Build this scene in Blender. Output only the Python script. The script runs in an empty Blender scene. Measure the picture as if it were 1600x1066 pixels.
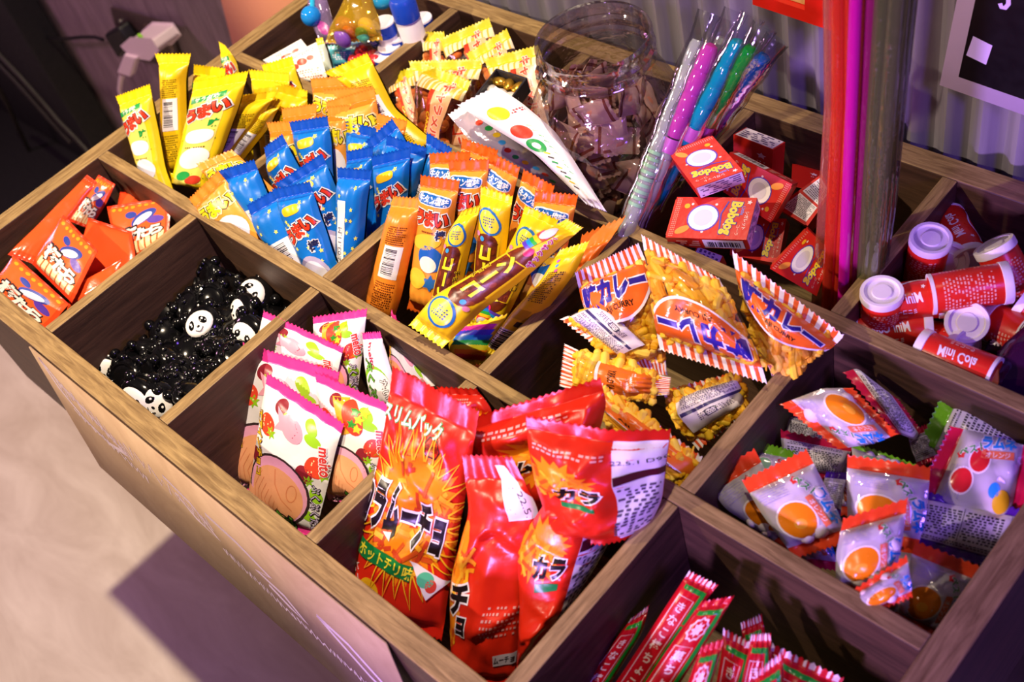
import bpy, math, random
import numpy as np
from mathutils import Vector, Matrix, noise, geometry

random.seed(7)
rs = np.random.RandomState(7)
SC = bpy.context.scene
COL = SC.collection

# ------------------------------------------------------------------ camera
CAM = np.array([1.15048464, -0.31162298, 0.70542354])
FPX = 1803.24
RM = np.array([[0.7206957, 0.65947276, -0.21376011],
               [0.40020313, -0.64755072, -0.64847168],
               [-0.56606992, 0.38180329, -0.73061008]])
cd = bpy.data.cameras.new('camera')
cd.sensor_width = 36.0
cd.lens = FPX / 1600 * 36
cd.dof.use_dof = True
cd.dof.focus_distance = 1.03
cd.dof.aperture_fstop = 7.0
cd.clip_start = 0.02
cam = bpy.data.objects.new('camera', cd)
COL.objects.link(cam)
cam.matrix_world = Matrix(((RM[0][0], -RM[1][0], -RM[2][0], CAM[0]),
                           (RM[0][1], -RM[1][1], -RM[2][1], CAM[1]),
                           (RM[0][2], -RM[1][2], -RM[2][2], CAM[2]), (0, 0, 0, 1)))
SC.camera = cam

# ------------------------------------------------------------------ light and exposure
SC.view_settings.view_transform = 'Standard'
SC.view_settings.look = 'None'
SC.view_settings.gamma = 1
SC.view_settings.exposure = 0.0
W = bpy.data.worlds.new('world')
SC.world = W
W.use_nodes = True
W.node_tree.nodes['Background'].inputs[0].default_value = (0.56, 0.38, 0.50, 1)
W.node_tree.nodes['Background'].inputs[1].default_value = 0.075


def lamp(name, kind, loc, to, energy, color, **kw):
    l = bpy.data.lights.new(name, kind)
    l.energy = energy
    l.color = color
    for k, v in kw.items():
        setattr(l, k, v)
    o = bpy.data.objects.new(name, l)
    COL.objects.link(o)
    o.location = loc
    o.rotation_euler = (Vector(to) - Vector(loc)).to_track_quat('-Z', 'Y').to_euler()
    return o


WARM = (1.0, 0.80, 0.58)
lamp('ceiling_spotlight', 'SPOT', (0.72, 0.03, 2.1), (-0.20, -0.26, -0.3), 330, WARM,
     spot_size=math.radians(60), spot_blend=1.0, shadow_soft_size=0.025)
lamp('front_spotlight', 'SPOT', (-0.55, -1.75, 1.75), (0.25, 0.08, 0.10), 275, WARM,
     spot_size=math.radians(34), spot_blend=1.0, shadow_soft_size=0.03)
lamp('violet_spotlight', 'SPOT', (0.99, -1.62, 0.50), (1.0, 0.14, 0.0), 195, (0.60, 0.34, 1.0),
     spot_size=math.radians(37), spot_blend=0.9, shadow_soft_size=0.10)
lamp('blue_wall_lamp', 'AREA', (2.0, -0.15, 0.9), (0.9, 0.43, 0.15), 9, (0.30, 0.13, 1.0), shape='DISK', size=0.3)
lamp('pink_plank_fill', 'AREA', (-1.5, -0.5, 0.5), (-0.95, 0.43, -0.4), 8, (0.95, 0.45, 0.75), shape='DISK', size=0.3)  # unseen fill light, added to brighten the plank panel


# ------------------------------------------------------------------ helpers: pixels to points


def ray(x, y):
    return RM.T @ np.array([(x - 800) / FPX, (y - 533) / FPX, 1.0])


def Pz(x, y, z):
    d = ray(x, y)
    return CAM + d * (z - CAM[2]) / d[2]


def Py(x, y, Y):
    d = ray(x, y)
    return CAM + d * (Y - CAM[1]) / d[1]


def Pp(x, y, P0, n):
    d = ray(x, y)
    return CAM + d * (np.dot(P0 - CAM, n) / np.dot(d, n))


def unit(v):
    v = np.asarray(v, float)
    return v / np.linalg.norm(v)


# ------------------------------------------------------------------ materials
MATS = {}


def lin(h):
    h = h.lstrip('#')
    c = [int(h[i:i + 2], 16) / 255 for i in (0, 2, 4)]
    return tuple(x / 12.92 if x <= 0.04045 else ((x + 0.055) / 1.055) ** 2.4 for x in c)


def ink(h, rough=0.33, metal=0.0, bump=0.12, scale=130.0):
    """printed film: solid colour, fine noise bump and slightly varied gloss"""
    k = ('ink', h, rough, metal, bump)
    if k in MATS:
        return MATS[k]
    m = bpy.data.materials.new('print_' + h.strip('#'))
    m.use_nodes = True
    nt = m.node_tree
    p = nt.nodes['Principled BSDF']
    p.inputs['Base Color'].default_value = (*lin(h), 1)
    p.inputs['Metallic'].default_value = metal
    tc = nt.nodes.new('ShaderNodeTexCoord')
    nz = nt.nodes.new('ShaderNodeTexNoise')
    nz.inputs['Scale'].default_value = scale
    nz.inputs['Detail'].default_value = 2
    nt.links.new(tc.outputs['Object'], nz.inputs['Vector'])
    mr = nt.nodes.new('ShaderNodeMapRange')
    mr.inputs['To Min'].default_value = rough * 0.75
    mr.inputs['To Max'].default_value = rough * 1.25
    nt.links.new(nz.outputs['Fac'], mr.inputs['Value'])
    nt.links.new(mr.outputs['Result'], p.inputs['Roughness'])
    if bump:
        b = nt.nodes.new('ShaderNodeBump')
        b.inputs['Strength'].default_value = bump
        b.inputs['Distance'].default_value = 0.002
        nt.links.new(nz.outputs['Fac'], b.inputs['Height'])
        nt.links.new(b.outputs['Normal'], p.inputs['Normal'])
    MATS[k] = m
    return m


def clear(h='#ffffff', gloss=0.10, rough=0.12, name='clear_film', haze=0.0, hazecol='#ffffff'):
    k = ('clear', h, gloss, rough, haze, hazecol)
    if k in MATS:
        return MATS[k]
    m = bpy.data.materials.new(name)
    m.use_nodes = True
    nt = m.node_tree
    nt.nodes.remove(nt.nodes['Principled BSDF'])
    out = nt.nodes['Material Output']
    tr = nt.nodes.new('ShaderNodeBsdfTransparent')
    tr.inputs[0].default_value = (*lin(h), 1)
    gl = nt.nodes.new('ShaderNodeBsdfGlossy')
    gl.inputs['Roughness'].default_value = rough
    lw = nt.nodes.new('ShaderNodeLayerWeight')
    lw.inputs['Blend'].default_value = 0.35
    mr = nt.nodes.new('ShaderNodeMapRange')
    mr.inputs['To Min'].default_value = gloss
    mr.inputs['To Max'].default_value = min(1, gloss + 0.5)
    nt.links.new(lw.outputs['Fresnel'], mr.inputs['Value'])
    tc = nt.nodes.new('ShaderNodeTexCoord')
    nz = nt.nodes.new('ShaderNodeTexNoise')
    nz.inputs['Scale'].default_value = 70
    nt.links.new(tc.outputs['Object'], nz.inputs['Vector'])
    b = nt.nodes.new('ShaderNodeBump')
    b.inputs['Strength'].default_value = 0.35
    b.inputs['Distance'].default_value = 0.003
    nt.links.new(nz.outputs['Fac'], b.inputs['Height'])
    nt.links.new(b.outputs['Normal'], gl.inputs['Normal'])
    mx = nt.nodes.new('ShaderNodeMixShader')
    nt.links.new(mr.outputs['Result'], mx.inputs[0])
    nt.links.new(tr.outputs[0], mx.inputs[1])
    nt.links.new(gl.outputs[0], mx.inputs[2])
    last = mx
    if haze:
        df = nt.nodes.new('ShaderNodeBsdfDiffuse')
        df.inputs[0].default_value = (*lin(hazecol), 1)
        m2 = nt.nodes.new('ShaderNodeMixShader')
        m2.inputs[0].default_value = haze
        nt.links.new(mx.outputs[0], m2.inputs[1])
        nt.links.new(df.outputs[0], m2.inputs[2])
        last = m2
    nt.links.new(last.outputs[0], out.inputs['Surface'])
    MATS[k] = m
    return m


def noisy(name, c0, c1, scale, rough, stretch=(1, 1, 1), bump=0.2, detail=6, dist=0.002, mid=(0.35, 0.7)):
    """two-colour noise material; stretch gives wood grain along an axis"""
    m = bpy.data.materials.new(name)
    m.use_nodes = True
    nt = m.node_tree
    p = nt.nodes['Principled BSDF']
    p.inputs['Roughness'].default_value = rough
    tc = nt.nodes.new('ShaderNodeTexCoord')
    mp = nt.nodes.new('ShaderNodeMapping')
    mp.inputs['Scale'].default_value = stretch
    nt.links.new(tc.outputs['Object'], mp.inputs['Vector'])
    nz = nt.nodes.new('ShaderNodeTexNoise')
    nz.inputs['Scale'].default_value = scale
    nz.inputs['Detail'].default_value = detail
    nz.inputs['Roughness'].default_value = 0.65
    nz.inputs['Distortion'].default_value = 0.6
    nt.links.new(mp.outputs['Vector'], nz.inputs['Vector'])
    cr = nt.nodes.new('ShaderNodeValToRGB')
    cr.color_ramp.elements[0].position = mid[0]
    cr.color_ramp.elements[1].position = mid[1]
    cr.color_ramp.elements[0].color = (*lin(c0), 1)
    cr.color_ramp.elements[1].color = (*lin(c1), 1)
    nt.links.new(nz.outputs['Fac'], cr.inputs['Fac'])
    nt.links.new(cr.outputs['Color'], p.inputs['Base Color'])
    b = nt.nodes.new('ShaderNodeBump')
    b.inputs['Strength'].default_value = bump
    b.inputs['Distance'].default_value = dist
    nt.links.new(nz.outputs['Fac'], b.inputs['Height'])
    nt.links.new(b.outputs['Normal'], p.inputs['Normal'])
    return m


WOODX = noisy('sawn_oak_long', '#6f5632', '#a88c5c', 30, 0.55, (0.8, 9, 9))
WOODY = noisy('sawn_oak_cross', '#6f5632', '#a88c5c', 30, 0.55, (9, 0.8, 9))
STAINX = noisy('dark_stained_long', '#3c291e', '#5c4130', 16, 0.5, (0.7, 6, 9))
STAINY = noisy('dark_stained_cross', '#3c291e', '#5c4130', 16, 0.5, (6, 0.7, 9))
WHITE = '#f1eeee'
BLACK = '#141214'

# ------------------------------------------------------------------ helpers: objects


def tag(o, label, cat, group=None, kind=None):
    if label:
        o['label'] = label
    if cat:
        o['category'] = cat
    if group:
        o['group'] = group
    if kind:
        o['kind'] = kind
    return o


def empty(name, loc, label, cat, group=None):
    o = bpy.data.objects.new(name, None)
    COL.objects.link(o)
    o.location = loc
    o.empty_display_size = 0.02
    return tag(o, label, cat, group)


def link(name, me, parent=None):
    o = bpy.data.objects.new(name, me)
    COL.objects.link(o)
    if parent is not None:
        o.parent = parent
        pm = parent.matrix_basis.copy()
        pp = parent.parent
        while pp is not None:
            pm = pp.matrix_basis @ pm
            pp = pp.parent
        o.matrix_parent_inverse = pm.inverted()
    return o


class MB:
    """collects shapes in world space and links them as ONE mesh object"""

    def __init__(s):
        s.v, s.f, s.m, s.n, s.mats = [], [], [], [], []
        s.custom = False

    def slot(s, mat):
        if mat not in s.mats:
            s.mats.append(mat)
        return s.mats.index(mat)

    def add(s, verts, faces, mat, norms=None):
        k = len(s.v)
        s.v.extend([tuple(map(float, p)) for p in verts])
        if norms is not None:
            s.custom = True
            s.n.extend([tuple(map(float, p)) for p in norms])
        else:
            s.n.extend([(0, 0, 0)] * len(verts))
        if isinstance(mat, (list, tuple)):
            idx = [s.slot(q) for q in mat]
        else:
            idx = [s.slot(mat)] * len(faces)
        for f, i in zip(faces, idx):
            s.f.append(tuple(int(q) + k for q in f))
            s.m.append(i)

    def hexa(s, c, mat):
        """8 corners: 0-3 one quad, 4-7 the opposite quad in the same order"""
        s.add(c, [(0, 1, 2, 3), (7, 6, 5, 4), (0, 4, 5, 1), (1, 5, 6, 2), (2, 6, 7, 3), (3, 7, 4, 0)], mat)

    def box(s, a, b, mat):
        x0, y0, z0 = a
        x1, y1, z1 = b
        s.hexa([(x0, y0, z0), (x1, y0, z0), (x1, y1, z0), (x0, y1, z0), (x0, y0, z1), (x1, y0, z1), (x1, y1, z1), (x0, y1, z1)], mat)

    def lathe(s, p0, axis, prof, mat, n=28, cap=True):
        """prof: list of (distance along axis, radius)"""
        a = unit(axis)
        u = unit(np.cross(a, (0.3, 0.2, 1) if abs(a[2]) < 0.9 else (1, 0, 0)))
        w = np.cross(a, u)
        vs, fs = [], []
        for h, r in prof:
            for k in range(n):
                t = 2 * math.pi * k / n
                vs.append(np.asarray(p0) + a * h + r * (math.cos(t) * u + math.sin(t) * w))
        for i in range(len(prof) - 1):
            for k in range(n):
                q = (k + 1) % n
                fs.append((i * n + k, i * n + q, (i + 1) * n + q, (i + 1) * n + k))
        if cap:
            fs.append(tuple(range(n))[::-1])
            fs.append(tuple(range((len(prof) - 1) * n, len(prof) * n)))
        s.add(vs, fs, mat)

    def tube(s, pts, r, mat, n=10, flat=1.0):
        P = [np.asarray(p, float) for p in pts]
        vs, fs = [], []
        up = np.array((0.13, 0.31, 0.94))
        for i, p in enumerate(P):
            t = unit(P[min(i + 1, len(P) - 1)] - P[max(i - 1, 0)])
            u = np.cross(t, up)
            u = unit(u) if np.linalg.norm(u) > 1e-4 else np.array((1., 0, 0))
            w = np.cross(t, u)
            rr = r[i] if isinstance(r, (list, tuple)) else r
            for k in range(n):
                a = 2 * math.pi * k / n
                vs.append(p + rr * (math.cos(a) * u + flat * math.sin(a) * w))
        for i in range(len(P) - 1):
            for k in range(n):
                q = (k + 1) % n
                fs.append((i * n + k, i * n + q, (i + 1) * n + q, (i + 1) * n + k))
        fs.append(tuple(range(n))[::-1])
        fs.append(tuple(range((len(P) - 1) * n, len(P) * n)))
        s.add(vs, fs, mat)

    def ell(s, c, ax, mat, nu=18, nv=10):
        """ellipsoid: ax = three half-axis vectors"""
        c = np.asarray(c, float)
        A = [np.asarray(q, float) for q in ax]
        vs, fs = [c + A[2]], []
        for i in range(1, nv):
            th = math.pi * i / nv
            for k in range(nu):
                ph = 2 * math.pi * k / nu
                vs.append(c + math.sin(th) * (math.cos(ph) * A[0] + math.sin(ph) * A[1]) + math.cos(th) * A[2])
        vs.append(c - A[2])
        for k in range(nu):
            fs.append((0, 1 + k, 1 + (k + 1) % nu))
            b = 1 + (nv - 2) * nu
            fs.append((len(vs) - 1, b + (k + 1) % nu, b + k))
        for i in range(nv - 2):
            for k in range(nu):
                q = (k + 1) % nu
                fs.append((1 + i * nu + k, 1 + (i + 1) * nu + k, 1 + (i + 1) * nu + q, 1 + i * nu + q))
        s.add(vs, fs, mat)

    def build(s, name, parent=None, smooth=True, bevel=0):
        me = bpy.data.meshes.new(name)
        me.from_pydata(s.v, [], s.f)
        for m in s.mats:
            me.materials.append(m)
        me.polygons.foreach_set('material_index', s.m)
        if smooth:
            me.polygons.foreach_set('use_smooth', [True] * len(s.f))
        me.update()
        if s.custom:
            me.normals_split_custom_set_from_vertices(s.n)
        o = link(name, me, parent)
        if smooth and not s.custom:
            me.set_sharp_from_angle(angle=math.radians(38))
        if bevel:
            b = o.modifiers.new('bevel', 'BEVEL')
            b.width = bevel
            b.segments = 2
            b.limit_method = 'ANGLE'
        return o


# ------------------------------------------------------------------ helpers: flat printed designs
TXT = {}


def text2d(body, off):
    k = (body, off)
    if k not in TXT:
        cu = bpy.data.curves.new('t', 'FONT')
        cu.body = body
        cu.offset = off
        cu.align_x = 'CENTER'
        cu.align_y = 'CENTER'
        cu.resolution_u = 2
        o = bpy.data.objects.new('t', cu)
        me = bpy.data.meshes.new_from_object(o)
        v = np.array([tuple(q.co)[:2] for q in me.vertices]).reshape(-1, 2)
        me.calc_loop_triangles()
        t = np.array([tuple(q.vertices) for q in me.loop_triangles], int).reshape(-1, 3)
        bpy.data.objects.remove(o)
        bpy.data.curves.remove(cu)
        bpy.data.meshes.remove(me)
        if len(v):
            v = v - (v.max(0) + v.min(0)) / 2
        TXT[k] = (v, t)
    return TXT[k]


def refine(v, t, h):
    v = [tuple(p) for p in v]
    for _ in range(5):
        mid = {}

        def M(a, b):
            k = (a, b) if a < b else (b, a)
            if k not in mid:
                p, q = v[a], v[b]
                if math.hypot(p[0] - q[0], p[1] - q[1]) <= h:
                    mid[k] = -1
                else:
                    v.append(((p[0] + q[0]) / 2, (p[1] + q[1]) / 2))
                    mid[k] = len(v) - 1
            return mid[k]
        out = []
        for a, b, c in t:
            x, y, z = M(a, b), M(b, c), M(c, a)
            e = [q >= 0 for q in (x, y, z)]
            n = sum(e)
            if n == 0:
                out.append((a, b, c))
                continue
            if n == 3:
                out += [(a, x, z), (x, b, y), (z, y, c), (x, y, z)]
                continue
            while not e[0] or (n == 2 and not e[1]):       # rotate so that the first (two) edges are split
                a, b, c = b, c, a
                x, y, z = y, z, x
                e = e[1:] + e[:1]
            if n == 1:
                out += [(a, x, c), (x, b, c)]
            else:
                out += [(x, b, y), (a, x, y), (a, y, c)]
        if len(out) == len(t):
            break
        t = out
    return np.array(v), np.array(t, int)


class D:
    """a printed design: x 0..1 across, y 0..A down; levels stack in thin layers of ink"""

    def __init__(s, A, film, seal=None, st=0.07, sb=0.07, cell=None, h=0.055):
        s.A, s.film, s.sealm, s.st, s.sb, s.cellf, s.h = A, film, seal or film, st, sb, cell, h
        s.V, s.T, s.K, s.L = [], [], [], []
        s.nv = 0
        s.lv = 0
        s.cache = None
        s.r = random.Random(11)

    def up(s):
        s.lv += 1
        return s

    def put(s, v, t, mat):
        v = np.asarray(v, float)
        if len(v) == 0:
            return
        v, t = refine(v, [tuple(q) for q in t], s.h)
        s.V.append(v)
        s.T.append(t + s.nv)
        s.K += [mat] * len(t)
        s.L += [s.lv] * len(v)
        s.nv += len(v)

    def poly(s, pts, mat):
        t = geometry.tessellate_polygon([[Vector((p[0], p[1], 0)) for p in pts]])
        s.put(pts, t, mat)

    def rect(s, x0, y0, x1, y1, mat, rot=0):
        cx, cy = (x0 + x1) / 2, (y0 + y1) / 2
        c, n = math.cos(math.radians(rot)), math.sin(math.radians(rot))
        P = [(x0, y0), (x1, y0), (x1, y1), (x0, y1)]
        P = [(cx + (x - cx) * c - (y - cy) * n, cy + (x - cx) * n + (y - cy) * c) for x, y in P]
        s.put(P, [(0, 1, 2), (0, 2, 3)], mat)

    def ell(s, cx, cy, rx, ry, mat, rot=0, n=22, pw=1.0, y0=-9, y1=9):
        c, w = math.cos(math.radians(rot)), math.sin(math.radians(rot))
        P = []
        for k in range(n):
            a = 2 * math.pi * k / n
            ca, sa = math.cos(a), math.sin(a)
            x = rx * math.copysign(abs(ca) ** pw, ca)
            y = ry * math.copysign(abs(sa) ** pw, sa)
            P.append((min(1, max(0, cx + x * c - y * w)), min(y1, max(y0, cy + x * w + y * c))))
        s.poly(P, mat)

    def star(s, cx, cy, r, mat, k=5, inner=0.5, rot=0, ry=None, jit=0):
        ry = ry or r
        P = []
        for i in range(2 * k):
            a = math.radians(rot) + math.pi * i / k - math.pi / 2
            q = (1 if i % 2 == 0 else inner) * (1 + jit * s.r.uniform(-1, 1))
            P.append((cx + r * q * math.cos(a), cy + ry * q * math.sin(a)))
        s.poly(P, mat)

    def line(s, pts, w, mat):
        L, R = [], []
        P = [np.array(p, float) for p in pts]
        for i, p in enumerate(P):
            d = unit(P[min(i + 1, len(P) - 1)] - P[max(i - 1, 0)])
            q = np.array((-d[1], d[0])) * w / 2
            L.append(tuple(p + q))
            R.append(tuple(p - q))
        n = len(P)
        s.put(L + R, [t for i in range(n - 1) for t in ((i, i + 1, n + i + 1), (i, n + i + 1, n + i))], mat)

    def text(s, body, cx, cy, size, mat, rot=0, bold=0.02, sx=1.0, out=None, ow=0.06, skew=0):
        lay = ([(out, bold + ow)] if out else []) + [(mat, bold)]
        for i, (m, off) in enumerate(lay):
            if i:
                s.lv += 1
            v, t = text2d(body, off)
            c, n = math.cos(math.radians(rot)), math.sin(math.radians(rot))
            u = v[:, 0] * sx * size + skew * v[:, 1] * size
            w = -v[:, 1] * size
            s.put(np.stack([cx + u * c - w * n, cy + u * n + w * c], 1), t, m)
        if out:
            s.lv -= 1

    def rows(s, x0, y0, x1, y1, n, mat, fill=0.55, gap=0.35):
        """lines of unreadably small print"""
        dy = (y1 - y0) / n
        for i in range(n):
            x = x0
            end = x1 - s.r.random() * 0.25 * (x1 - x0) * (i % 3 == 2)
            while x < end:
                w = dy * s.r.uniform(0.35, 0.8)
                if s.r.random() < 1 - gap * 0.3:
                    y = y0 + i * dy + dy * 0.2
                    s.put([(x, y), (min(x + w, x1), y), (min(x + w, x1), y + dy * fill), (x, y + dy * fill)], [(0, 1, 2), (0, 2, 3)], mat)
                x += w + dy * gap

    def bars(s, x0, y0, x1, y1, across=True, back=True):
        if back:
            s.rect(x0, y0, x1, y1, ink(WHITE))
            s.lv += 1
        a, b = (y0, y1) if across else (x0, x1)
        m = 0.10 * (b - a)
        p = a + m
        while p < b - m:
            w = (b - a) * s.r.choice((0.010, 0.018, 0.03))
            q = 0.12
            if across:
                s.rect(x0 + (x1 - x0) * q, p, x1 - (x1 - x0) * 0.25, p + w, ink(BLACK))
            else:
                s.rect(p, y0 + (y1 - y0) * q, p + w, y1 - (y1 - y0) * 0.25, ink(BLACK))
            p += w + (b - a) * s.r.choice((0.012, 0.02, 0.034))
        if back:
            s.lv -= 1

    def data(s):
        if s.cache is None:
            if s.nv:
                s.cache = (np.concatenate(s.V), np.concatenate(s.T), s.K, np.array(s.L, float))
            else:
                s.cache = ()
        return s.cache

    def emit(s, mb, fn, step=1.1e-4, base=2.4e-4):
        """fn(x,y arrays)->(points, normals)"""
        dt = s.data()
        if not dt:
            return
        V, T, K, L = dt
        P, N = fn(V[:, 0], V[:, 1])
        P = P + N * (base + L * step)[:, None]
        fnrm = np.cross(P[T[:, 1]] - P[T[:, 0]], P[T[:, 2]] - P[T[:, 0]])
        flip = np.einsum('ij,ij->i', fnrm, N[T[:, 0]]) < 0
        T = T.copy()
        T[flip] = T[flip][:, ::-1]
        mb.add(P, T, K, N)


# ------------------------------------------------------------------ helpers: pouches
REPORT = []
REPORT_ON = False


def along(P, ts):
    P = np.array(P)
    d = np.concatenate([[0], np.cumsum(np.linalg.norm(np.diff(P, axis=0), axis=1))])
    d /= d[-1]
    if len(P) > 2:                                        # smooth through the given points
        q = np.linspace(0, 1, 60)
        X = np.stack([np.interp(q, d, P[:, k]) for k in range(3)], 1)
        for _ in range(12):
            X[1:-1] = 0.25 * X[:-2] + 0.5 * X[1:-1] + 0.25 * X[2:]
        P, d = X, q
    return np.stack([np.interp(ts, d, P[:, k]) for k in range(3)], 1)


def pouch(name, label, cat, group, d, L, R, a, n, bulge=0.01, ln=None, wr=0.0006, gath=0.0009, zig=0.0016,
          seed=0, prof=0.6, rise=0.22, curl=0.0, fill=None, filln='contents', fillstuff=True, ns=None, twist=0.0, seals=True, fold=None, cre=3, camp=0.0014):
    n = unit(n)
    P0 = Pz(*a) if isinstance(a, tuple) else np.asarray(a)
    if np.dot(n, CAM - P0) < 0:
        n = -n
    Lp = [Pp(x, y, P0, n) for x, y in L]
    Rp = [Pp(x, y, P0, n) for x, y in R]
    if ln:
        leng = (sum(np.linalg.norm(Lp[i + 1] - Lp[i]) for i in range(len(Lp) - 1)) + sum(np.linalg.norm(Rp[i + 1] - Rp[i]) for i in range(len(Rp) - 1))) / 2
        if leng < ln:
            e = unit((Lp[-1] - Lp[-2]) / np.linalg.norm(Lp[-1] - Lp[-2]) + (Rp[-1] - Rp[-2]) / np.linalg.norm(Rp[-1] - Rp[-2]))
            w0 = (Rp[0] - Lp[0])
            dl = ln - leng
            # the end row is squared up and keeps the top width
            mid = (Lp[-1] + Rp[-1]) / 2 + e * dl
            wv = unit(Rp[-1] - Lp[-1]) * np.linalg.norm(w0)
            wv = unit(wv - e * np.dot(wv, e)) * np.linalg.norm(w0)
            Lp.append(mid - wv / 2)
            Rp.append(mid + wv / 2)
    rnd = np.random.RandomState(seed + len(label) * 3 + 5)
    width = np.mean([np.linalg.norm(Rp[0] - Lp[0]), np.linalg.norm(Rp[-1] - Lp[-1])])
    leng = np.linalg.norm((Lp[-1] + Rp[-1] - Lp[0] - Rp[0]) / 2)
    ns = ns or int(max(16, min(44, 2 * round(width / 0.0042))))
    st, sb = d.st, d.sb
    nb = int(max(14, min(46, leng / 0.0035)))
    ts = np.concatenate([np.linspace(0, st, 7)[:-1] if st > 0 else [], np.linspace(st, 1 - sb, nb), np.linspace(1 - sb, 1, 7)[1:] if sb > 0 else []])
    ss = np.linspace(0, 1, ns + 1)
    Lg, Rg = along(Lp, ts), along(Rp, ts)
    S, T = np.meshgrid(ss, ts)
    P = Lg[:, None, :] * (1 - S[..., None]) + Rg[:, None, :] * S[..., None]
    u = np.clip((T - st) / max(rise, 1e-3), 0, 1)
    w = np.clip((1 - sb - T) / max(rise, 1e-3), 0, 1)
    ft = np.sqrt(np.clip(u * (2 - u), 0, 1)) * np.sqrt(np.clip(w * (2 - w), 0, 1))
    fs = np.clip(4 * S * (1 - S), 0, 1) ** prof
    B = bulge * ft * fs
    k1, p1 = rnd.choice([3, 4, 5]), rnd.rand() * 6
    G = gath * (np.exp(-np.abs(T - st) / 0.10) * np.cos(2 * np.pi * k1 * S + p1) + np.exp(-np.abs(1 - sb - T) / 0.10) * np.cos(2 * np.pi * k1 * S + p1 * 2))
    G = G * np.clip(np.minimum(S, 1 - S) * 8, 0, 1)
    body = (T > st + 1e-6) & (T < 1 - sb - 1e-6)
    NZ = np.zeros_like(S)
    o3 = rnd.rand(3) * 50
    if wr:
        for i in range(S.shape[0]):
            for j in range(S.shape[1]):
                q = Vector((S[i, j] * width * 46 + o3[0], T[i, j] * leng * 46 + o3[1], o3[2]))
                v = noise.noise(q)
                NZ[i, j] = wr * (1.2 * v + 1.6 * (0.35 - abs(noise.noise(q * 0.55 + Vector((9, 3, 1))))))
    G = G + NZ * np.where(body, 1, 0.35)
    for q in range(cre):                                  # sharp pinched folds running across the film
        th = rnd.uniform(0, np.pi)
        x0, y0 = rnd.uniform(0.1, 0.9) * width, rnd.uniform(0.12, 0.88) * leng
        X, Y = S * width - x0, T * leng - y0
        dist = np.abs(X * np.cos(th) + Y * np.sin(th) + 6 * (X * np.sin(th) - Y * np.cos(th)) ** 2)
        al = X * np.sin(th) - Y * np.cos(th)
        wd_ = rnd.uniform(0.10, 0.20) * width
        G = G + rnd.choice((-1, 1, 1)) * camp * rnd.uniform(0.5, 1) * np.clip(1 - dist / wd_, 0, 1) * np.exp(-(al / (0.45 * width)) ** 2) * np.where(body, 1, 0.5) * np.clip(np.minimum(S, 1 - S) * 10, 0, 1)
    ridge = np.zeros_like(S)
    idx = np.arange(len(ts))
    rid = np.where(idx % 2 == 0, 1, -1) * np.where((ts < st) | (ts > 1 - sb), 0.00035, 0)
    ridge += rid[:, None]
    bend = curl * ((2 * T - 1) ** 2 - 0.5) + twist * (2 * T - 1) * (2 * S - 1)
    if fold:
        fo = np.clip((S - fold[0]) / (1 - fold[0]), 0, 1)
        bend = bend - fold[1] * fo ** 1.25
    F = P + n * (B + G + ridge + bend)[..., None]
    Bk = P + n * (-B * 0.85 + G * 0.6 + ridge + bend - 0.0005)[..., None]
    if zig:
        for row, sg in ((0, -1), (-1, 1)):
            tv = unit((P[1] - P[0]).mean(0)) if row == 0 else unit((P[-1] - P[-2]).mean(0))
            for j in range(ns + 1):
                if j % 2 == 0:
                    F[row, j] += tv * zig * sg
                    Bk[row, j] += tv * zig * sg
    # normals
    dS = np.gradient(F, axis=1)
    dT = np.gradient(F, axis=0)
    N = np.cross(dS, dT)
    N /= np.linalg.norm(N, axis=2)[..., None] + 1e-12
    if np.einsum('k,ijk->', n, N) < 0:
        N = -N
    nr, nc = S.shape
    body_m, seal_m = MB(), MB()

    def quads(G3, NN, rows, flip):
        sub = G3[rows[0]:rows[-1] + 2].reshape(-1, 3)
        nn = NN[rows[0]:rows[-1] + 2].reshape(-1, 3)
        fs_, ms = [], []
        for r0, r in enumerate(rows):
            for c in range(nc - 1):
                q = (r0 * nc + c, r0 * nc + c + 1, (r0 + 1) * nc + c + 1, (r0 + 1) * nc + c)
                fs_.append(q if flip else q[::-1])
                sm, tm = (ss[c] + ss[c + 1]) / 2, (ts[r] + ts[r + 1]) / 2
                m = d.cellf(sm, tm) if d.cellf else None
                ms.append(m or (d.sealm if (tm < st or tm > 1 - sb) else d.film))
        return sub, fs_, ms, nn
    o_ = np.dot(np.cross(F[nr // 2, nc // 2 + 1] - F[nr // 2, nc // 2], F[nr // 2 + 1, nc // 2] - F[nr // 2, nc // 2]), n) > 0
    rows_b = [r for r in range(nr - 1) if st <= (ts[r] + ts[r + 1]) / 2 <= 1 - sb]
    rows_t = [r for r in range(nr - 1) if (ts[r] + ts[r + 1]) / 2 < st]
    rows_e = [r for r in range(nr - 1) if (ts[r] + ts[r + 1]) / 2 > 1 - sb]
    for G3, NN, fl in ((F, N, o_), (Bk, -N, not o_)):
        v, f, m, nn = quads(G3, NN, rows_b, fl)
        body_m.add(v, f, m, nn)
    seal_parts = []
    for rows in (rows_t, rows_e):
        if rows:
            sm_ = MB() if seals else body_m
            for G3, NN, fl in ((F, N, o_), (Bk, -N, not o_)):
                v, f, m, nn = quads(G3, NN, rows, fl)
                sm_.add(v, f, m, nn)
            if seals:
                seal_parts.append(sm_)

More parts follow.
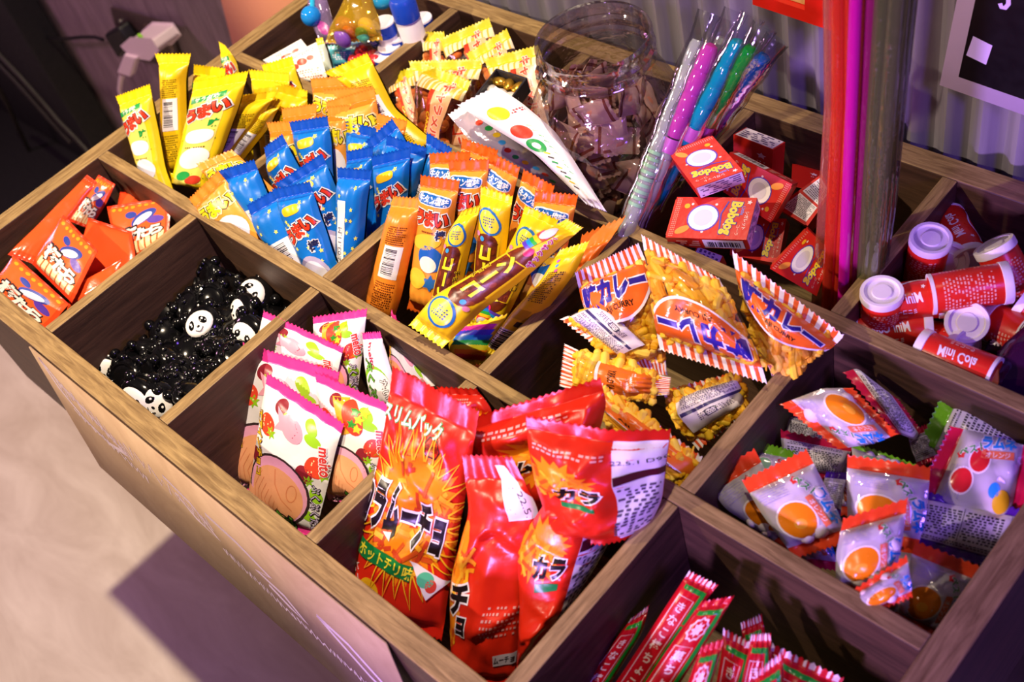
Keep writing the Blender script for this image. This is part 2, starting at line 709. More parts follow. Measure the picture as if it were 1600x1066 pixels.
    def surf(x, y):
        s = np.clip(x, 0.004, 0.996)
        t = np.clip(y, 0.002, 0.998)
        fi = np.clip(np.searchsorted(ts, t) - 1, 0, nr - 2)
        ft_ = ((t - ts[fi]) / (ts[fi + 1] - ts[fi]))[:, None]
        fj = np.clip((s * ns).astype(int), 0, ns - 1)
        fs2 = (s * ns - fj)[:, None]

        def bl(A):
            return (A[fi, fj] * (1 - fs2) + A[fi, fj + 1] * fs2) * (1 - ft_) + (A[fi + 1, fj] * (1 - fs2) + A[fi + 1, fj + 1] * fs2) * ft_
        p, q = bl(F), bl(N)
        q /= np.linalg.norm(q, axis=1)[:, None] + 1e-12
        return p, q
    d.emit(body_m, lambda x, y: surf(x, y / d.A))
    root = body_m.build(name)
    tag(root, label, cat, group)
    for sm_ in seal_parts:
        sm_.build('crimped_seal', root)
    if fill:
        mb = MB()

        def vol(s, t, dep):
            """point inside the pouch: dep -1 back .. 1 front"""
            f_, _ = surf(np.array([s]), np.array([t]))
            i = int(np.clip(np.searchsorted(ts, t), 0, nr - 1))
            j = int(np.clip(round(s * ns), 0, ns))
            return f_[0] * (0.5 + 0.5 * dep) + Bk[i, j] * (0.5 - 0.5 * dep), B[i, j]
        fill(mb, vol, (unit(Rp[0] - Lp[0]), unit((Lp[-1] + Rp[-1]) - (Lp[0] + Rp[0])), n), rnd)
        if mb.v:
            c = mb.build(filln, root)
            if fillstuff:
                c['kind'] = 'stuff'
    REPORT.append((name, label[:44], width, leng, F[..., 0].min(), F[..., 0].max(), F[..., 1].min(), F[..., 1].max(), Bk[..., 2].min(), F[..., 2].max()))
    return root

# ------------------------------------------------------------------ the setting
FZ = -0.90                                     # floor level; z = 0 is the rim of the bin
FLOOR = noisy('cream_stone', '#c8b9a6', '#f2e8d8', 4.5, 0.5, (1, 2.6, 1), 0.02, 12, mid=(0.25, 0.75))
m = MB()
m.add([(-4, -4, FZ), (4, -4, FZ), (4, 0.6, FZ), (-4, 0.6, FZ)], [(0, 1, 2, 3)], FLOOR)
tag(m.build('floor', smooth=False), None, None, kind='structure')
SHEET = noisy('grey_sheet_metal', '#7a7480', '#8d8792', 30, 0.42, (1, 1, 0.15), 0.06)
m = MB()
xs = np.arange(-0.44, 2.4, 0.0032)
yw = 0.447 + 0.0065 * np.sin(2 * np.pi * xs / 0.0315)
vs = [(x, y, FZ) for x, y in zip(xs, yw)] + [(x, y, 1.7) for x, y in zip(xs, yw)]
N0 = len(xs)
m.add(vs, [(i, i + 1, N0 + i + 1, N0 + i) for i in range(N0 - 1)], SHEET)
tag(m.build('wall_back'), None, None, kind='structure')
m = MB()
DARK = noisy('black_cloth', '#050407', '#0c0a10', 60, 0.9)
m.add([(-4, 0.50, FZ), (2.4, 0.50, FZ), (2.4, 0.50, 1.7), (-4, 0.50, 1.7)], [(0, 1, 2, 3)], DARK)
tag(m.build('wall_rear', smooth=False), None, None, kind='structure')
# slanting plank panel left of the metal sheet
PLANK = noisy('greyed_planks', '#6d5c62', '#8d7a80', 9, 0.6, (6, 6, 0.8), 0.25)
m = MB()
e1 = Py(25, 0, 0.44)
e2 = Py(140, 235, 0.44)
sl = (e1[0] - e2[0]) / (e1[2] - e2[2])
for k in range(26):
    x0 = e2[0] + 0.047 * k
    for (za, zb) in ((FZ, 0.25),):
        c = []
        for yy in (0.437, 0.449):
            for zz in (za, zb):
                sh = sl * (zz - e2[2]) * (1 - 0.30 * k / 25)
                c += [(x0 + sh, yy, zz), (x0 + 0.0435 + sh, yy, zz)]
        m.hexa([c[0], c[1], c[3], c[2], c[4], c[5], c[7], c[6]], PLANK)
tag(m.build('wall_left', smooth=False), None, None, kind='structure')

# the bin
BLKC = ink('#060507', 0.7)
cxr = Py(100, 160, 0.36)[0]
cab = empty('black_cabinet', (-2.0, 0.2, FZ), 'black cabinet standing in the dark to the left of the bin', 'cabinet')
m = MB()
m.box((-3.4, 0.36, FZ), (cxr, 0.43, 0.35), BLKC)
m.build('cabinet_body', cab, smooth=False, bevel=0.004)
m = MB()
m.box((-3.4, 0.02, FZ), (cxr + 0.02, 0.36, FZ + 0.07), BLKC)  # low black block added only to darken the floor here
m.build('floor_darkener', cab, smooth=False, bevel=0.004)

bin_ = empty('display_bin', (0.5, 0.1, FZ), 'wooden candy display bin divided into square compartments', 'display bin')
X0, X1, Y0, Y1 = -0.011, 1.027, -0.197, 0.421


def board(name, a, b, mat, bev=0.0012):
    q = MB()
    q.box(a, b, mat)
    q.m = [q.slot(STAINX if mat is WOODX else STAINY)] * 6
    q.m[1] = 0                                   # the sawn top edge is paler than the stained faces
    return q.build(name, bin_, smooth=False, bevel=bev)


board('front_board', (X0, Y0, -0.19), (X1, -0.1755, 0), WOODX)
board('back_board', (X0, 0.397, -0.19), (X1, Y1, 0), WOODX)
board('side_board', (X0, -0.1755, -0.19), (0.0125, 0.397, 0), WOODY)
board('side_board', (1.004, -0.1755, -0.19), (X1, 0.397, 0), WOODY)
board('bottom_board', (0.0125, -0.1755, -0.19), (1.004, 0.397, -0.172), WOODX)
board('row_divider', (0.0125, 0.0055, -0.172), (1.004, 0.0200, 0), WOODX)
board('row_divider', (0.0125, 0.2045, -0.172), (1.004, 0.2190, 0), WOODX)
board('pedestal', (0.24, 0.17, FZ), (0.98, 0.40, -0.19), WOODX)
ROWY = [(-0.1755, 0.0055), (0.0200, 0.2045), (0.2190, 0.397)]
ENDX = {(0, 1): (0.2, 0.2), (0, 2): (0.4, 0.4),
        (0, 3): (np.mean([Pz(474.2, 838, 0)[0], Pz(492.8, 852.8, 0)[0]]), np.mean([Pz(725.3, 594.3, 0)[0], Pz(744, 604.8, 0)[0]])),
        (0, 4): (Pz(787.9, 1064, 0)[0] + .007, np.mean([Pz(1038.8, 781, 0)[0], Pz(1056, 789.3, 0)[0]])),
        (1, 1): (0.2, 0.2), (1, 2): (np.mean([Pz(504.3, 429.5, 0)[0], Pz(517.8, 439.3, 0)[0]]), 0.4),
        (1, 3): (np.mean([Pz(746.4, 574, 0)[0], Pz(763.5, 585.3, 0)[0]]), Pz(983.6, 368.6, 0)[0] - .007),
        (1, 4): (Pz(1084.6, 773.5, 0)[0] - .007, Pz(1295.4, 521.6, 0)[0] - .007),
        (2, 1): (0.2, np.mean([Pz(702.6, 11.3, 0)[0], Pz(715.7, 16, 0)[0]])), (2, 2): (0.4, 0.4),
        (2, 3): (np.mean([Pz(982, 344.5, 0)[0], Pz(998.6, 353.5, 0)[0]]), Pz(1182.8, 171, 0)[0] - .007),
        (2, 4): (np.mean([Pz(1298, 486, 0)[0], Pz(1317.9, 496.3, 0)[0]]), np.mean([Pz(1473, 274, 0)[0], Pz(1496.8, 282.4, 0)[0]]))}
for (r, u), (xa, xb) in ENDX.items():
    ya, yb = ROWY[r]
    h = 0.0068
    q = MB()
    q.hexa([(xa - h, ya, -0.172), (xa + h, ya, -0.172), (xb + h, yb, -0.172), (xb - h, yb, -0.172),
            (xa - h, ya, -0.0004), (xa + h, ya, -0.0004), (xb + h, yb, -0.0004), (xb - h, yb, -0.0004)], WOODY)
    q.m = [q.slot(STAINY)] * 6
    q.m[1] = 0
    q.build('cross_divider', bin_, smooth=False, bevel=0.001)

# kraft sign hung on the front
KRAFT = noisy('kraft_paper', '#a88a6e', '#bc9f82', 14, 0.8, (1, 1, 1), 0.08)
CHALK = ink('#f4dcee', 0.8, bump=0)


def flat_panel(name, label, cat, TL, TR, BR, BL, th, mat, design=None, group=None, parent=None):
    """a flat sheet of thickness th with a printed face"""
    TL, TR, BR, BL = [np.asarray(q, float) for q in (TL, TR, BR, BL)]
    n = unit(np.cross(TR - TL, BL - TL))
    if np.dot(n, CAM - TL) < 0:
        n = -n
    q = MB()
    q.hexa([TL, TR, BR, BL, TL - n * th, TR - n * th, BR - n * th, BL - n * th], mat)
    if design:
        def fn(x, y):
            y = y / design.A
            P = (TL * (1 - x)[:, None] + TR * x[:, None]) * (1 - y)[:, None] + (BL * (1 - x)[:, None] + BR * x[:, None]) * y[:, None]
            return P, np.repeat(n[None], len(P), 0)
        design.emit(q, fn)
    o = q.build(name, parent, smooth=False)
    return tag(o, label, cat, group)


d = D(0.35, KRAFT)
rr = random.Random(4)
for (xa, ya, xb, yb, amp, wl) in ((0.06, 0.06, 0.27, 0.115, 0.028, 0.012), (0.27, 0.10, 0.52, 0.13, 0.026, 0.016), (0.07, 0.13, 0.30, 0.17, 0.012, 0.012),
                                  (0.52, 0.19, 0.70, 0.22, 0.012, 0.009), (0.71, 0.22, 0.93, 0.25, 0.011, 0.009)):
    pts, k = [], 0
    x = xa
    while x < xb:
        f = (x - xa) / (xb - xa)
        pts.append((x, ya + (yb - ya) * f + amp * (1 if k % 2 else -1) * rr.uniform(0.35, 1)))
        x += wl * rr.uniform(0.3, 1.0)
        k += 1
    d.line(pts, 0.0075, CHALK)
for pts in ([(0.03, 0.01), (0.075, 0.055), (0.13, 0.075), (0.19, 0.10), (0.25, 0.13)], [(0.03, 0.01), (0.05, 0.08), (0.10, 0.13), (0.18, 0.15), (0.25, 0.13)],
            [(0.40, 0.08), (0.47, 0.10), (0.52, 0.16), (0.46, 0.15), (0.42, 0.11)], [(0.52, 0.09), (0.60, 0.10), (0.68, 0.13), (0.63, 0.15), (0.70, 0.16), (0.74, 0.20), (0.70, 0.19), (0.655, 0.17)],
            [(0.80, 0.12), (0.87, 0.13), (0.95, 0.18), (0.97, 0.21), (0.90, 0.19), (0.84, 0.15), (0.80, 0.12)], [(0.93, 0.26), (0.985, 0.30), (0.965, 0.31)]):
    d.line(pts, 0.012, CHALK)
flat_panel('kraft_sign', 'brown kraft sign with pale chalk drawing hung on the front of the bin', 'sign',
           (0.2, -0.1995, -0.002), (0.715, -0.1995, -0.002), (0.722, -0.219, -0.181), (0.197, -0.219, -0.181), 0.0015, KRAFT, d)

# posters on the wall
PAPER = ink('#d6bdf0', 0.7, bump=0.05)  # white paper with the violet light tinted into its colour
yp = 0.434
bl = Py(1468, 133, yp)
bx = unit(Py(1600, 180, yp) - bl)
bu = unit(Py(1495, 0, yp) - bl)
A_ = 1.25
d = D(A_, ink('#0d0a0f', 0.4))
d.rect(0.048, 0.05, 0.955, A_ - 0.05, ink('#0d0a0f', 0.35, bump=0.05))
d.up()


def toP(px, py):
    q = Py(px, py, yp) - bl
    M2 = np.array([[bx[0], bu[0]], [bx[2], bu[2]]])
    s_, t_ = np.linalg.solve(M2, (q[0], q[2]))
    return (s_ / 0.30, A_ - t_ / 0.30)


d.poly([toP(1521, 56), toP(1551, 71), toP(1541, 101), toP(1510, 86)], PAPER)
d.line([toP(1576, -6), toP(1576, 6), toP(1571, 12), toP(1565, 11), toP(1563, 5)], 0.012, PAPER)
flat_panel('framed_blackboard', 'black poster board with a pale border tinted violet as if lit and a small pale square on the metal wall', 'poster',
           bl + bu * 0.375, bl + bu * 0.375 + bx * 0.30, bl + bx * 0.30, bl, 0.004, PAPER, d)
yq = 0.432
q0 = Py(1188, -4, yq)
q1 = Py(1316, 38, yq)
RED = ink('#d8200e', 0.35)
qx = unit(q1 - q0)
qu = np.array((-qx[2], 0, qx[0]))
tray = empty('red_framed_board', q0, 'red framed board of thin wooden sticks high on the metal wall', 'wall board')
m = MB()
wd = np.linalg.norm(q1 - q0)
for a0, b0, a1, b1 in ((0, 0, wd, 0.012), (0, 0.012, 0.02, 0.16), (wd - 0.03, 0.012, wd, 0.16), (0, 0.16, wd, 0.172)):
    c = [q0 + qx * a0 + qu * b0, q0 + qx * a1 + qu * b0, q0 + qx * a1 + qu * b1, q0 + qx * a0 + qu * b1]
    m.hexa([p + np.array((0, -0.012, 0)) for p in c] + c, RED)
m.build('frame', tray, smooth=False)
m = MB()
STK = noisy('pale_stick', '#b98a45', '#e8c37a', 40, 0.5, (3, 3, 3))
for k in range(14):
    b0 = 0.0125 + k * 0.0105
    c = [q0 + qx * 0.021 + qu * b0, q0 + qx * (wd - 0.031) + qu * b0, q0 + qx * (wd - 0.031) + qu * (b0 + 0.009), q0 + qx * 0.021 + qu * (b0 + 0.009)]
    m.hexa([p + np.array((0, -0.006, 0)) for p in c] + c, STK)
m.build('stick_panel', tray, smooth=False)

# peach paper sign low on the wall, behind the left edge of the bin
d = D(1.0, ink('#d58f6e', 0.7))
LT = ink('#edc3b2', 0.8)
P = lambda px, py: ((px - 345) / 150, 0.56 + py / 150)
pts = [P(388 + 9 * math.cos(a), 29 + 12 * math.sin(a)) for a in np.linspace(0, 6.3, 22)]
d.line(pts, 0.03, LT)
d.line([P(371, 0), P(381, 13)], 0.03, LT)
d.line([P(376, -8), P(378, 16)], 0.03, LT)
a1, a2 = Py(343, -8, 0.425), Py(364, 73, 0.425)
dv = unit(a2 - a1)
ex = np.array((1.0, 0, 0.12))
flat_panel('peach_paper_sign', 'peach paper sign with chalk loops behind the far left edge of the bin', 'sign',
           a1 - dv * 0.10, a1 - dv * 0.10 + ex * 0.24, a2 + dv * 0.22 + ex * 0.24, a2 + dv * 0.22, 0.001, ink('#d58f6e', 0.7), d)

# outlet, plugs and cords on the plank panel
BLK = ink('#0b0a0c', 0.45)
GREYB = ink('#3a2c28', 0.5)
yo = 0.434
out = empty('wall_outlet', Py(225, 50, yo), 'dark metal outlet plate screwed to the purple plank wall', 'outlet')
m = MB()
c = [Py(176, 10, yo), Py(268, 36, yo), Py(290, 104, yo), Py(196, 88, yo)]
m.hexa([p + np.array((0, -0.006, 0)) for p in c] + c, GREYB)
m.build('faceplate', out, smooth=False, bevel=0.001)
for px, py in ((189, 33), (265, 38)):
    m = MB()
    m.lathe(Py(px, py, yo - 0.006), (0, -1, 0), [(0, 0.005), (0.003, 0.005), (0.004, 0.003)], ink('#c9c2b8', 0.3, 1.0), 12)
    m.build('screw', out)
m = MB()
cc = Py(248, 60, yo - 0.006)
m.ell(cc, [(0.045, 0, -0.005), (0, 0.006, 0), (0.004, 0, 0.028)], ink('#5a463c', 0.35, 0.4))
m.build('socket', out)
m = MB()
c = [Py(161, 55, 0.40), Py(183, 43, 0.40), Py(201, 68, 0.40), Py(184, 93, 0.40)]
m.hexa(c + [p + np.array((0, 0.028, 0)) for p in c], BLK)
ad = m.build('power_adapter', smooth=False, bevel=0.006)
tag(ad, 'black power adapter plugged into the wall outlet', 'adapter')
ad2 = MB()
ad2.tube([Py(x, y, 0.405) for x, y in ((161, 62), (148, 58), (128, 58), (100, 61), (72, 60), (48, 53), (30, 42), (14, 28), (-6, 15))], 0.0038, BLK, 8)
ad2.build('cord', ad)
WPL = ink('#e6d2da', 0.4)
up_ = empty('usb_charger', Py(220, 75, 0.38), 'white charger with a white cable plug stuck in the wall outlet', 'charger')
m = MB()
c = [Py(191, 74, 0.372), Py(206, 61, 0.372), Py(236, 63, 0.372), Py(246, 77, 0.372), Py(232, 92, 0.372), Py(204, 88, 0.372)]
nb = len(c)
vs = c + [p + np.array((0, 0.05, 0)) for p in c]
m.add(vs, [tuple(range(nb)), tuple(range(nb, 2 * nb))[::-1]] + [(i, (i + 1) % nb, nb + (i + 1) % nb, nb + i) for i in range(nb)], WPL)
m.build('charger_body', up_, smooth=False, bevel=0.004)
m = MB()
c = [Py(193, 86, 0.366), Py(213, 91, 0.366), Py(203, 121, 0.366), Py(182, 114, 0.366)]
m.hexa(c + [p + np.array((0, 0.014, 0)) for p in c], WPL)
m.build('cable_plug', up_, smooth=False, bevel=0.003)
m = MB()
m.tube([Py(x, y, 0.372) for x, y in ((191, 116), (188, 128), (187, 140), (190, 152), (194, 170), (196, 195))], 0.0048, WPL, 10)
m.build('cable', up_)
m = MB()
m.ell(Py(219, 57, 0.376), [(0.006, 0, 0), (0, 0.004, 0), (0, 0, 0.006)], ink('#8fe01c', 0.3))
m.build('green_tab', up_)
CORD = ink('#1d1813', 0.5)
for nm, pts, lab in (('floor_cable', ((-8, 78), (30, 118), (60, 152), (92, 190), (118, 216), (138, 238)), 'dark power cord running down behind the left edge of the bin'),
                     ('floor_cable', ((-8, 92), (24, 126), (56, 162), (86, 196), (110, 222)), 'thinner dark cord just below the one running behind the bin'),
                     ('floor_cable', ((-8, 128), (10, 160), (28, 200), (48, 240), (70, 268), (86, 292)), 'lowest dark cord at the left, hanging in the shadow')):
    m = MB()
    m.tube([Py(x, y, 0.30) for x, y in pts], 0.0052, CORD, 8)
    tag(m.build(nm), lab, 'cord')

# ------------------------------------------------------------------ printed designs
I = ink
YEL, ORG, REDC, BLU, PNK = '#f7d21a', '#f2851f', '#d9291c', '#0c74d4', '#f23f9d'


def logo(d, body, cx, cy, size, rot=0, fill='#dd3a1e', out=WHITE, dark='#3a0d0a', sx=1.0, ow=0.11, bold=0.05, step=None):
    """bubbly name in a dark rim and a pale halo; letters step up as in a hand-drawn logo"""
    n = len(body)
    c, s_ = math.cos(math.radians(rot)), math.sin(math.radians(rot))
    for lay, (col, b) in enumerate(((out, bold + ow), (dark, bold + ow * 0.45), (fill, bold))):
        d.lv += 1
        for i, ch in enumerate(body):
            u = (i - (n - 1) / 2) * size * 0.86 * sx
            v = (step or 0) * (i - (n - 1) / 2) * size
            d.text(ch, cx + u * c - v * s_, cy + u * s_ + v * c, size, I(col), rot, b, sx)
    d.lv -= 2


def umai(film, seal, kind):
    d = D(3.0, I(film), I(seal), 0.075, 0.075)
    if kind == 'blue':
        for k in range(34):
            d.star(d.r.uniform(0.06, 0.94), d.r.uniform(0.28, 2.75), 0.055, I('#f2ea6a'), rot=d.r.uniform(0, 70))
        d.up()
        d.rect(0.0, 0.24, 1, 0.27, I('#0a5cc0'))
        d.ell(0.46, 0.47, 0.24, 0.10, I('#f0c516'), -8, pw=0.6)
        d.ell(0.5, 1.95, 0.40, 0.46, I('#b7add0'))
        d.up()
        d.ell(0.5, 1.98, 0.33, 0.38, I('#e4e0ee'))
        d.ell(0.5, 2.36, 0.30, 0.13, I('#f2c21a'))
        logo(d, 'うまい', 0.50, 0.92, 0.34, -14, step=-0.12)
        d.text('棒', 0.74, 1.30, 0.26, I('#20244e'), 0, 0.03, out=I(WHITE))
        d.rows(0.60, 2.55, 0.95, 2.72, 4, I('#c8d4ea'))
    if kind == 'orange':
        d.ell(0.5, 0.40, 0.44, 0.115, I(WHITE), 4, pw=0.5)
        d.up()
        d.ell(0.5, 0.40, 0.42, 0.095, I('#1261b8'), 4, pw=0.5)
        d.up()
        d.text('牛タン塩味', 0.5, 0.40, 0.155, I(WHITE), 4, 0.03)
        logo(d, 'うまい', 0.50, 0.78, 0.35, 2, sx=0.94)
        d.rows(0.25, 1.04, 0.72, 1.10, 1, I('#7a3412'))
        d.ell(0.45, 1.28, 0.40, 0.17, I('#f4c43c'), -8)
        d.ell(0.62, 1.62, 0.34, 0.26, I('#1b62c4'), 30)
        d.up()
        d.ell(0.58, 1.75, 0.22, 0.17, I('#f1efe6'), 20)
        d.ell(0.32, 2.10, 0.27, 0.22, I('#f4c43c'))
        d.star(0.70, 2.15, 0.20, I('#2a6cc8'), 6, 0.55)
        d.text('棒', 0.80, 1.10, 0.22, I('#1c2a6a'), 0, 0.03, out=I(WHITE))
    if kind == 'yellow':
        d.rect(0.17, 0.36, 0.83, 2.55, I('#f6e56a'))
        d.up()
        d.rect(0.10, 0.36, 0.78, 0.48, I('#1d9a44'), -8)
        for k in range(26):
            d.ell(d.r.uniform(0.1, 0.9), d.r.uniform(0.2, 2.8), 0.012, 0.012, I('#5f7a20'), n=6)
        d.up()
        d.text('サラダ味', 0.44, 0.42, 0.115, I(WHITE), -8, 0.02)
        logo(d, 'うまい', 0.48, 0.72, 0.33, -12, step=-0.08)
        d.text('味', 0.72, 1.02, 0.20, I('#1d9a44'), 0, 0.05)
        d.ell(0.50, 1.32, 0.30, 0.17, I('#fdfbff'), pw=0.8)
        d.ell(0.52, 1.86, 0.33, 0.27, I('#f4f2f6'))
        d.ell(0.40, 2.30, 0.17, 0.12, I('#21a04c'))
        d.ell(0.66, 2.42, 0.17, 0.12, I('#d8402a'))
        d.rows(0.2, 1.56, 0.7, 1.62, 1, I('#6a6030'))
    if kind == 'potage':
        d.rect(0, 0.20, 1, 0.30, I('#e8761c'))
        d.up()
        logo(d, 'うまい', 0.52, 0.62, 0.36, 8, fill='#f6e11c', out='#f6e8b0', dark='#2a1c08')
        d.ell(0.5, 1.30, 0.38, 0.40, I('#efe9f2'))
        d.ell(0.40, 1.85, 0.25, 0.18, I('#f7a92c'))
        for k in range(12):
            d.ell(d.r.uniform(0.1, 0.9), d.r.uniform(2.0, 2.7), 0.05, 0.03, I('#8fb52a'), d.r.uniform(0, 90), n=10)
    if kind.endswith('back'):
        dark = '#6a2a10' if 'orange' in kind else ('#6a5a10' if 'yellow' in kind else '#0a2f78')
        if 'blue' in kind:
            for k in range(30):
                d.star(d.r.uniform(0.06, 0.94), d.r.uniform(0.28, 2.75), 0.055, I('#f2ea6a'), rot=d.r.uniform(0, 70))
            d.up()
        else:
            d.rows(0.30, 0.55, 0.85, 0.98, 9, I(dark))
            d.rows(0.30, 1.85, 0.85, 2.50, 12, I(dark))
        if 'strip' in kind:
            d.rect(0.22, 0.62, 0.52, 2.55, I(WHITE))
            d.up()
            d.text('22.03.11.M', 0.36, 1.65, 0.20, I('#4a4560'), -90, 0.0)
        else:
            d.bars(0.32, 1.0, 0.86, 1.75)
    return d


DB, DBB, DBS = umai(BLU, '#0a4fc4', 'blue'), umai(BLU, '#0a4fc4', 'blue_back'), umai(BLU, '#0a4fc4', 'blue_strip_back')
DO, DOB = umai('#f09a34', '#e0641a', 'orange'), umai('#f08a28', '#f09a3c', 'orange_back')
DY, DYB = umai('#f5d51c', '#f8dc10', 'yellow'), umai('#eec816', '#f4d21c', 'yellow_back')
DP = umai('#f2a03a', '#ee9232', 'potage')


def corn(back=False):
    d = D(4.0, I('#f3cd16'), I('#f7d91a'), 0.05, 0.05)
    if back:
        d.rect(0.0, 2.95, 1, 3.72, I('#eae4ee'))
        d.up()
        y = 3.0
        while y < 3.66:
            w = d.r.choice((0.016, 0.03, 0.05))
            d.rect(0.1, y, 0.9, y + w, I('#2b2636'))
            y += w + d.r.choice((0.02, 0.035))
        d.rows(0.25, 0.8, 0.8, 1.9, 16, I('#5a4a10'))
        for k, c in enumerate(('#b85ac8', '#4a9ad8', '#d86a9a')):
            d.ell(0.35 + 0.06 * k, 0.45 + 0.16 * k, 0.055, 0.055, I(c))
        d.rect(0.30, 2.2, 0.75, 2.55, I('#c8a410'))
        d.rect(0.6, 2.62, 0.8, 2.8, I('#3a3010'))
        return d
    d.ell(0.5, 2.05, 0.40, 1.0, I('#6a2a14'), pw=0.6)
    d.up()
    for k in range(24):
        d.ell(d.r.uniform(0.2, 0.8), d.r.uniform(1.2, 2.9), 0.06, 0.09, I(d.r.choice(('#8a3d1e', '#54200e', '#7a3218'))), d.r.uniform(0, 90), n=10)
    d.up()
    d.line([(0.12, 1.55), (0.12, 2.65), (0.86, 2.65), (0.86, 1.30)], 0.05, I('#f7d21a'))
    d.text('コーン', 0.50, 2.05, 0.46, I('#f9e22a'), 90, 0.05, out=I('#5a2c08'), ow=0.05)
    d.text('チョコ', 0.86, 2.0, 0.17, I('#4a2208'), 90, 0.02, out=I('#f9e22a'), ow=0.06)
    d.ell(0.52, 0.72, 0.40, 0.30, I('#1e6fb4'), 40)
    d.up()
    d.ell(0.52, 0.72, 0.34, 0.24, I('#f0dc3a'), 40)
    d.up()
    d.rows(0.35, 0.58, 0.68, 0.86, 4, I('#1c5a8a'))
    d.ell(0.20, 1.10, 0.07, 0.07, I('#e88ab0'))
    d.ell(0.36, 1.20, 0.07, 0.07, I('#3aa0d8'))
    cols = ['#d03a8a', '#e84a2c', '#f4c41c', '#2aa83c', '#1c8ad8', '#5a3ac0']
    for k, c in enumerate(cols[::-1]):
        d.rect(0.52 - 0.02 * k, 3.02 + 0.085 * k, 0.98, 3.11 + 0.085 * k, I(c), 6)
    d.ell(0.42, 2.98, 0.13, 0.12, I('#e0245c'))
    d.up()
    d.text('ザックザク!', 0.20, 3.12, 0.17, I('#b8246a'), 78, 0.03, out=I(WHITE), ow=0.05)
    d.ell(0.62, 3.55, 0.20, 0.18, I('#d9d3da'))
    return d


DZ, DZB = corn(), corn(True)
d = D(1.4, I('#e8c81c'), I('#f3d416'), 0.04, 0.1)
for k, c in enumerate(('#c02a9a', '#3a3ac8', '#1474d0', '#18a04a', '#d8d41c', '#f08a1c', '#e0383c')):
    d.rect(0.12, 0.1 + 0.16 * k, 0.9, 0.27 + 0.16 * k, I(c), 18)
DRB = d


def fries(d, cx, cy, rx, ry, n, cols, L=0.16, w=0.035):
    for k in range(n):
        a, q = d.r.uniform(0, 6.28), math.sqrt(d.r.random())
        x, y, b = cx + rx * q * math.cos(a), cy + ry * q * math.sin(a), d.r.uniform(0, 3.14)
        l = L * d.r.uniform(0.6, 1.2) / 2
        d.line([(x - l * math.cos(b), y - l * math.sin(b)), (x + l * math.cos(b), y + l * math.sin(b))], w, I(d.r.choice(cols)))
        if k % 12 == 11:
            d.lv += 1


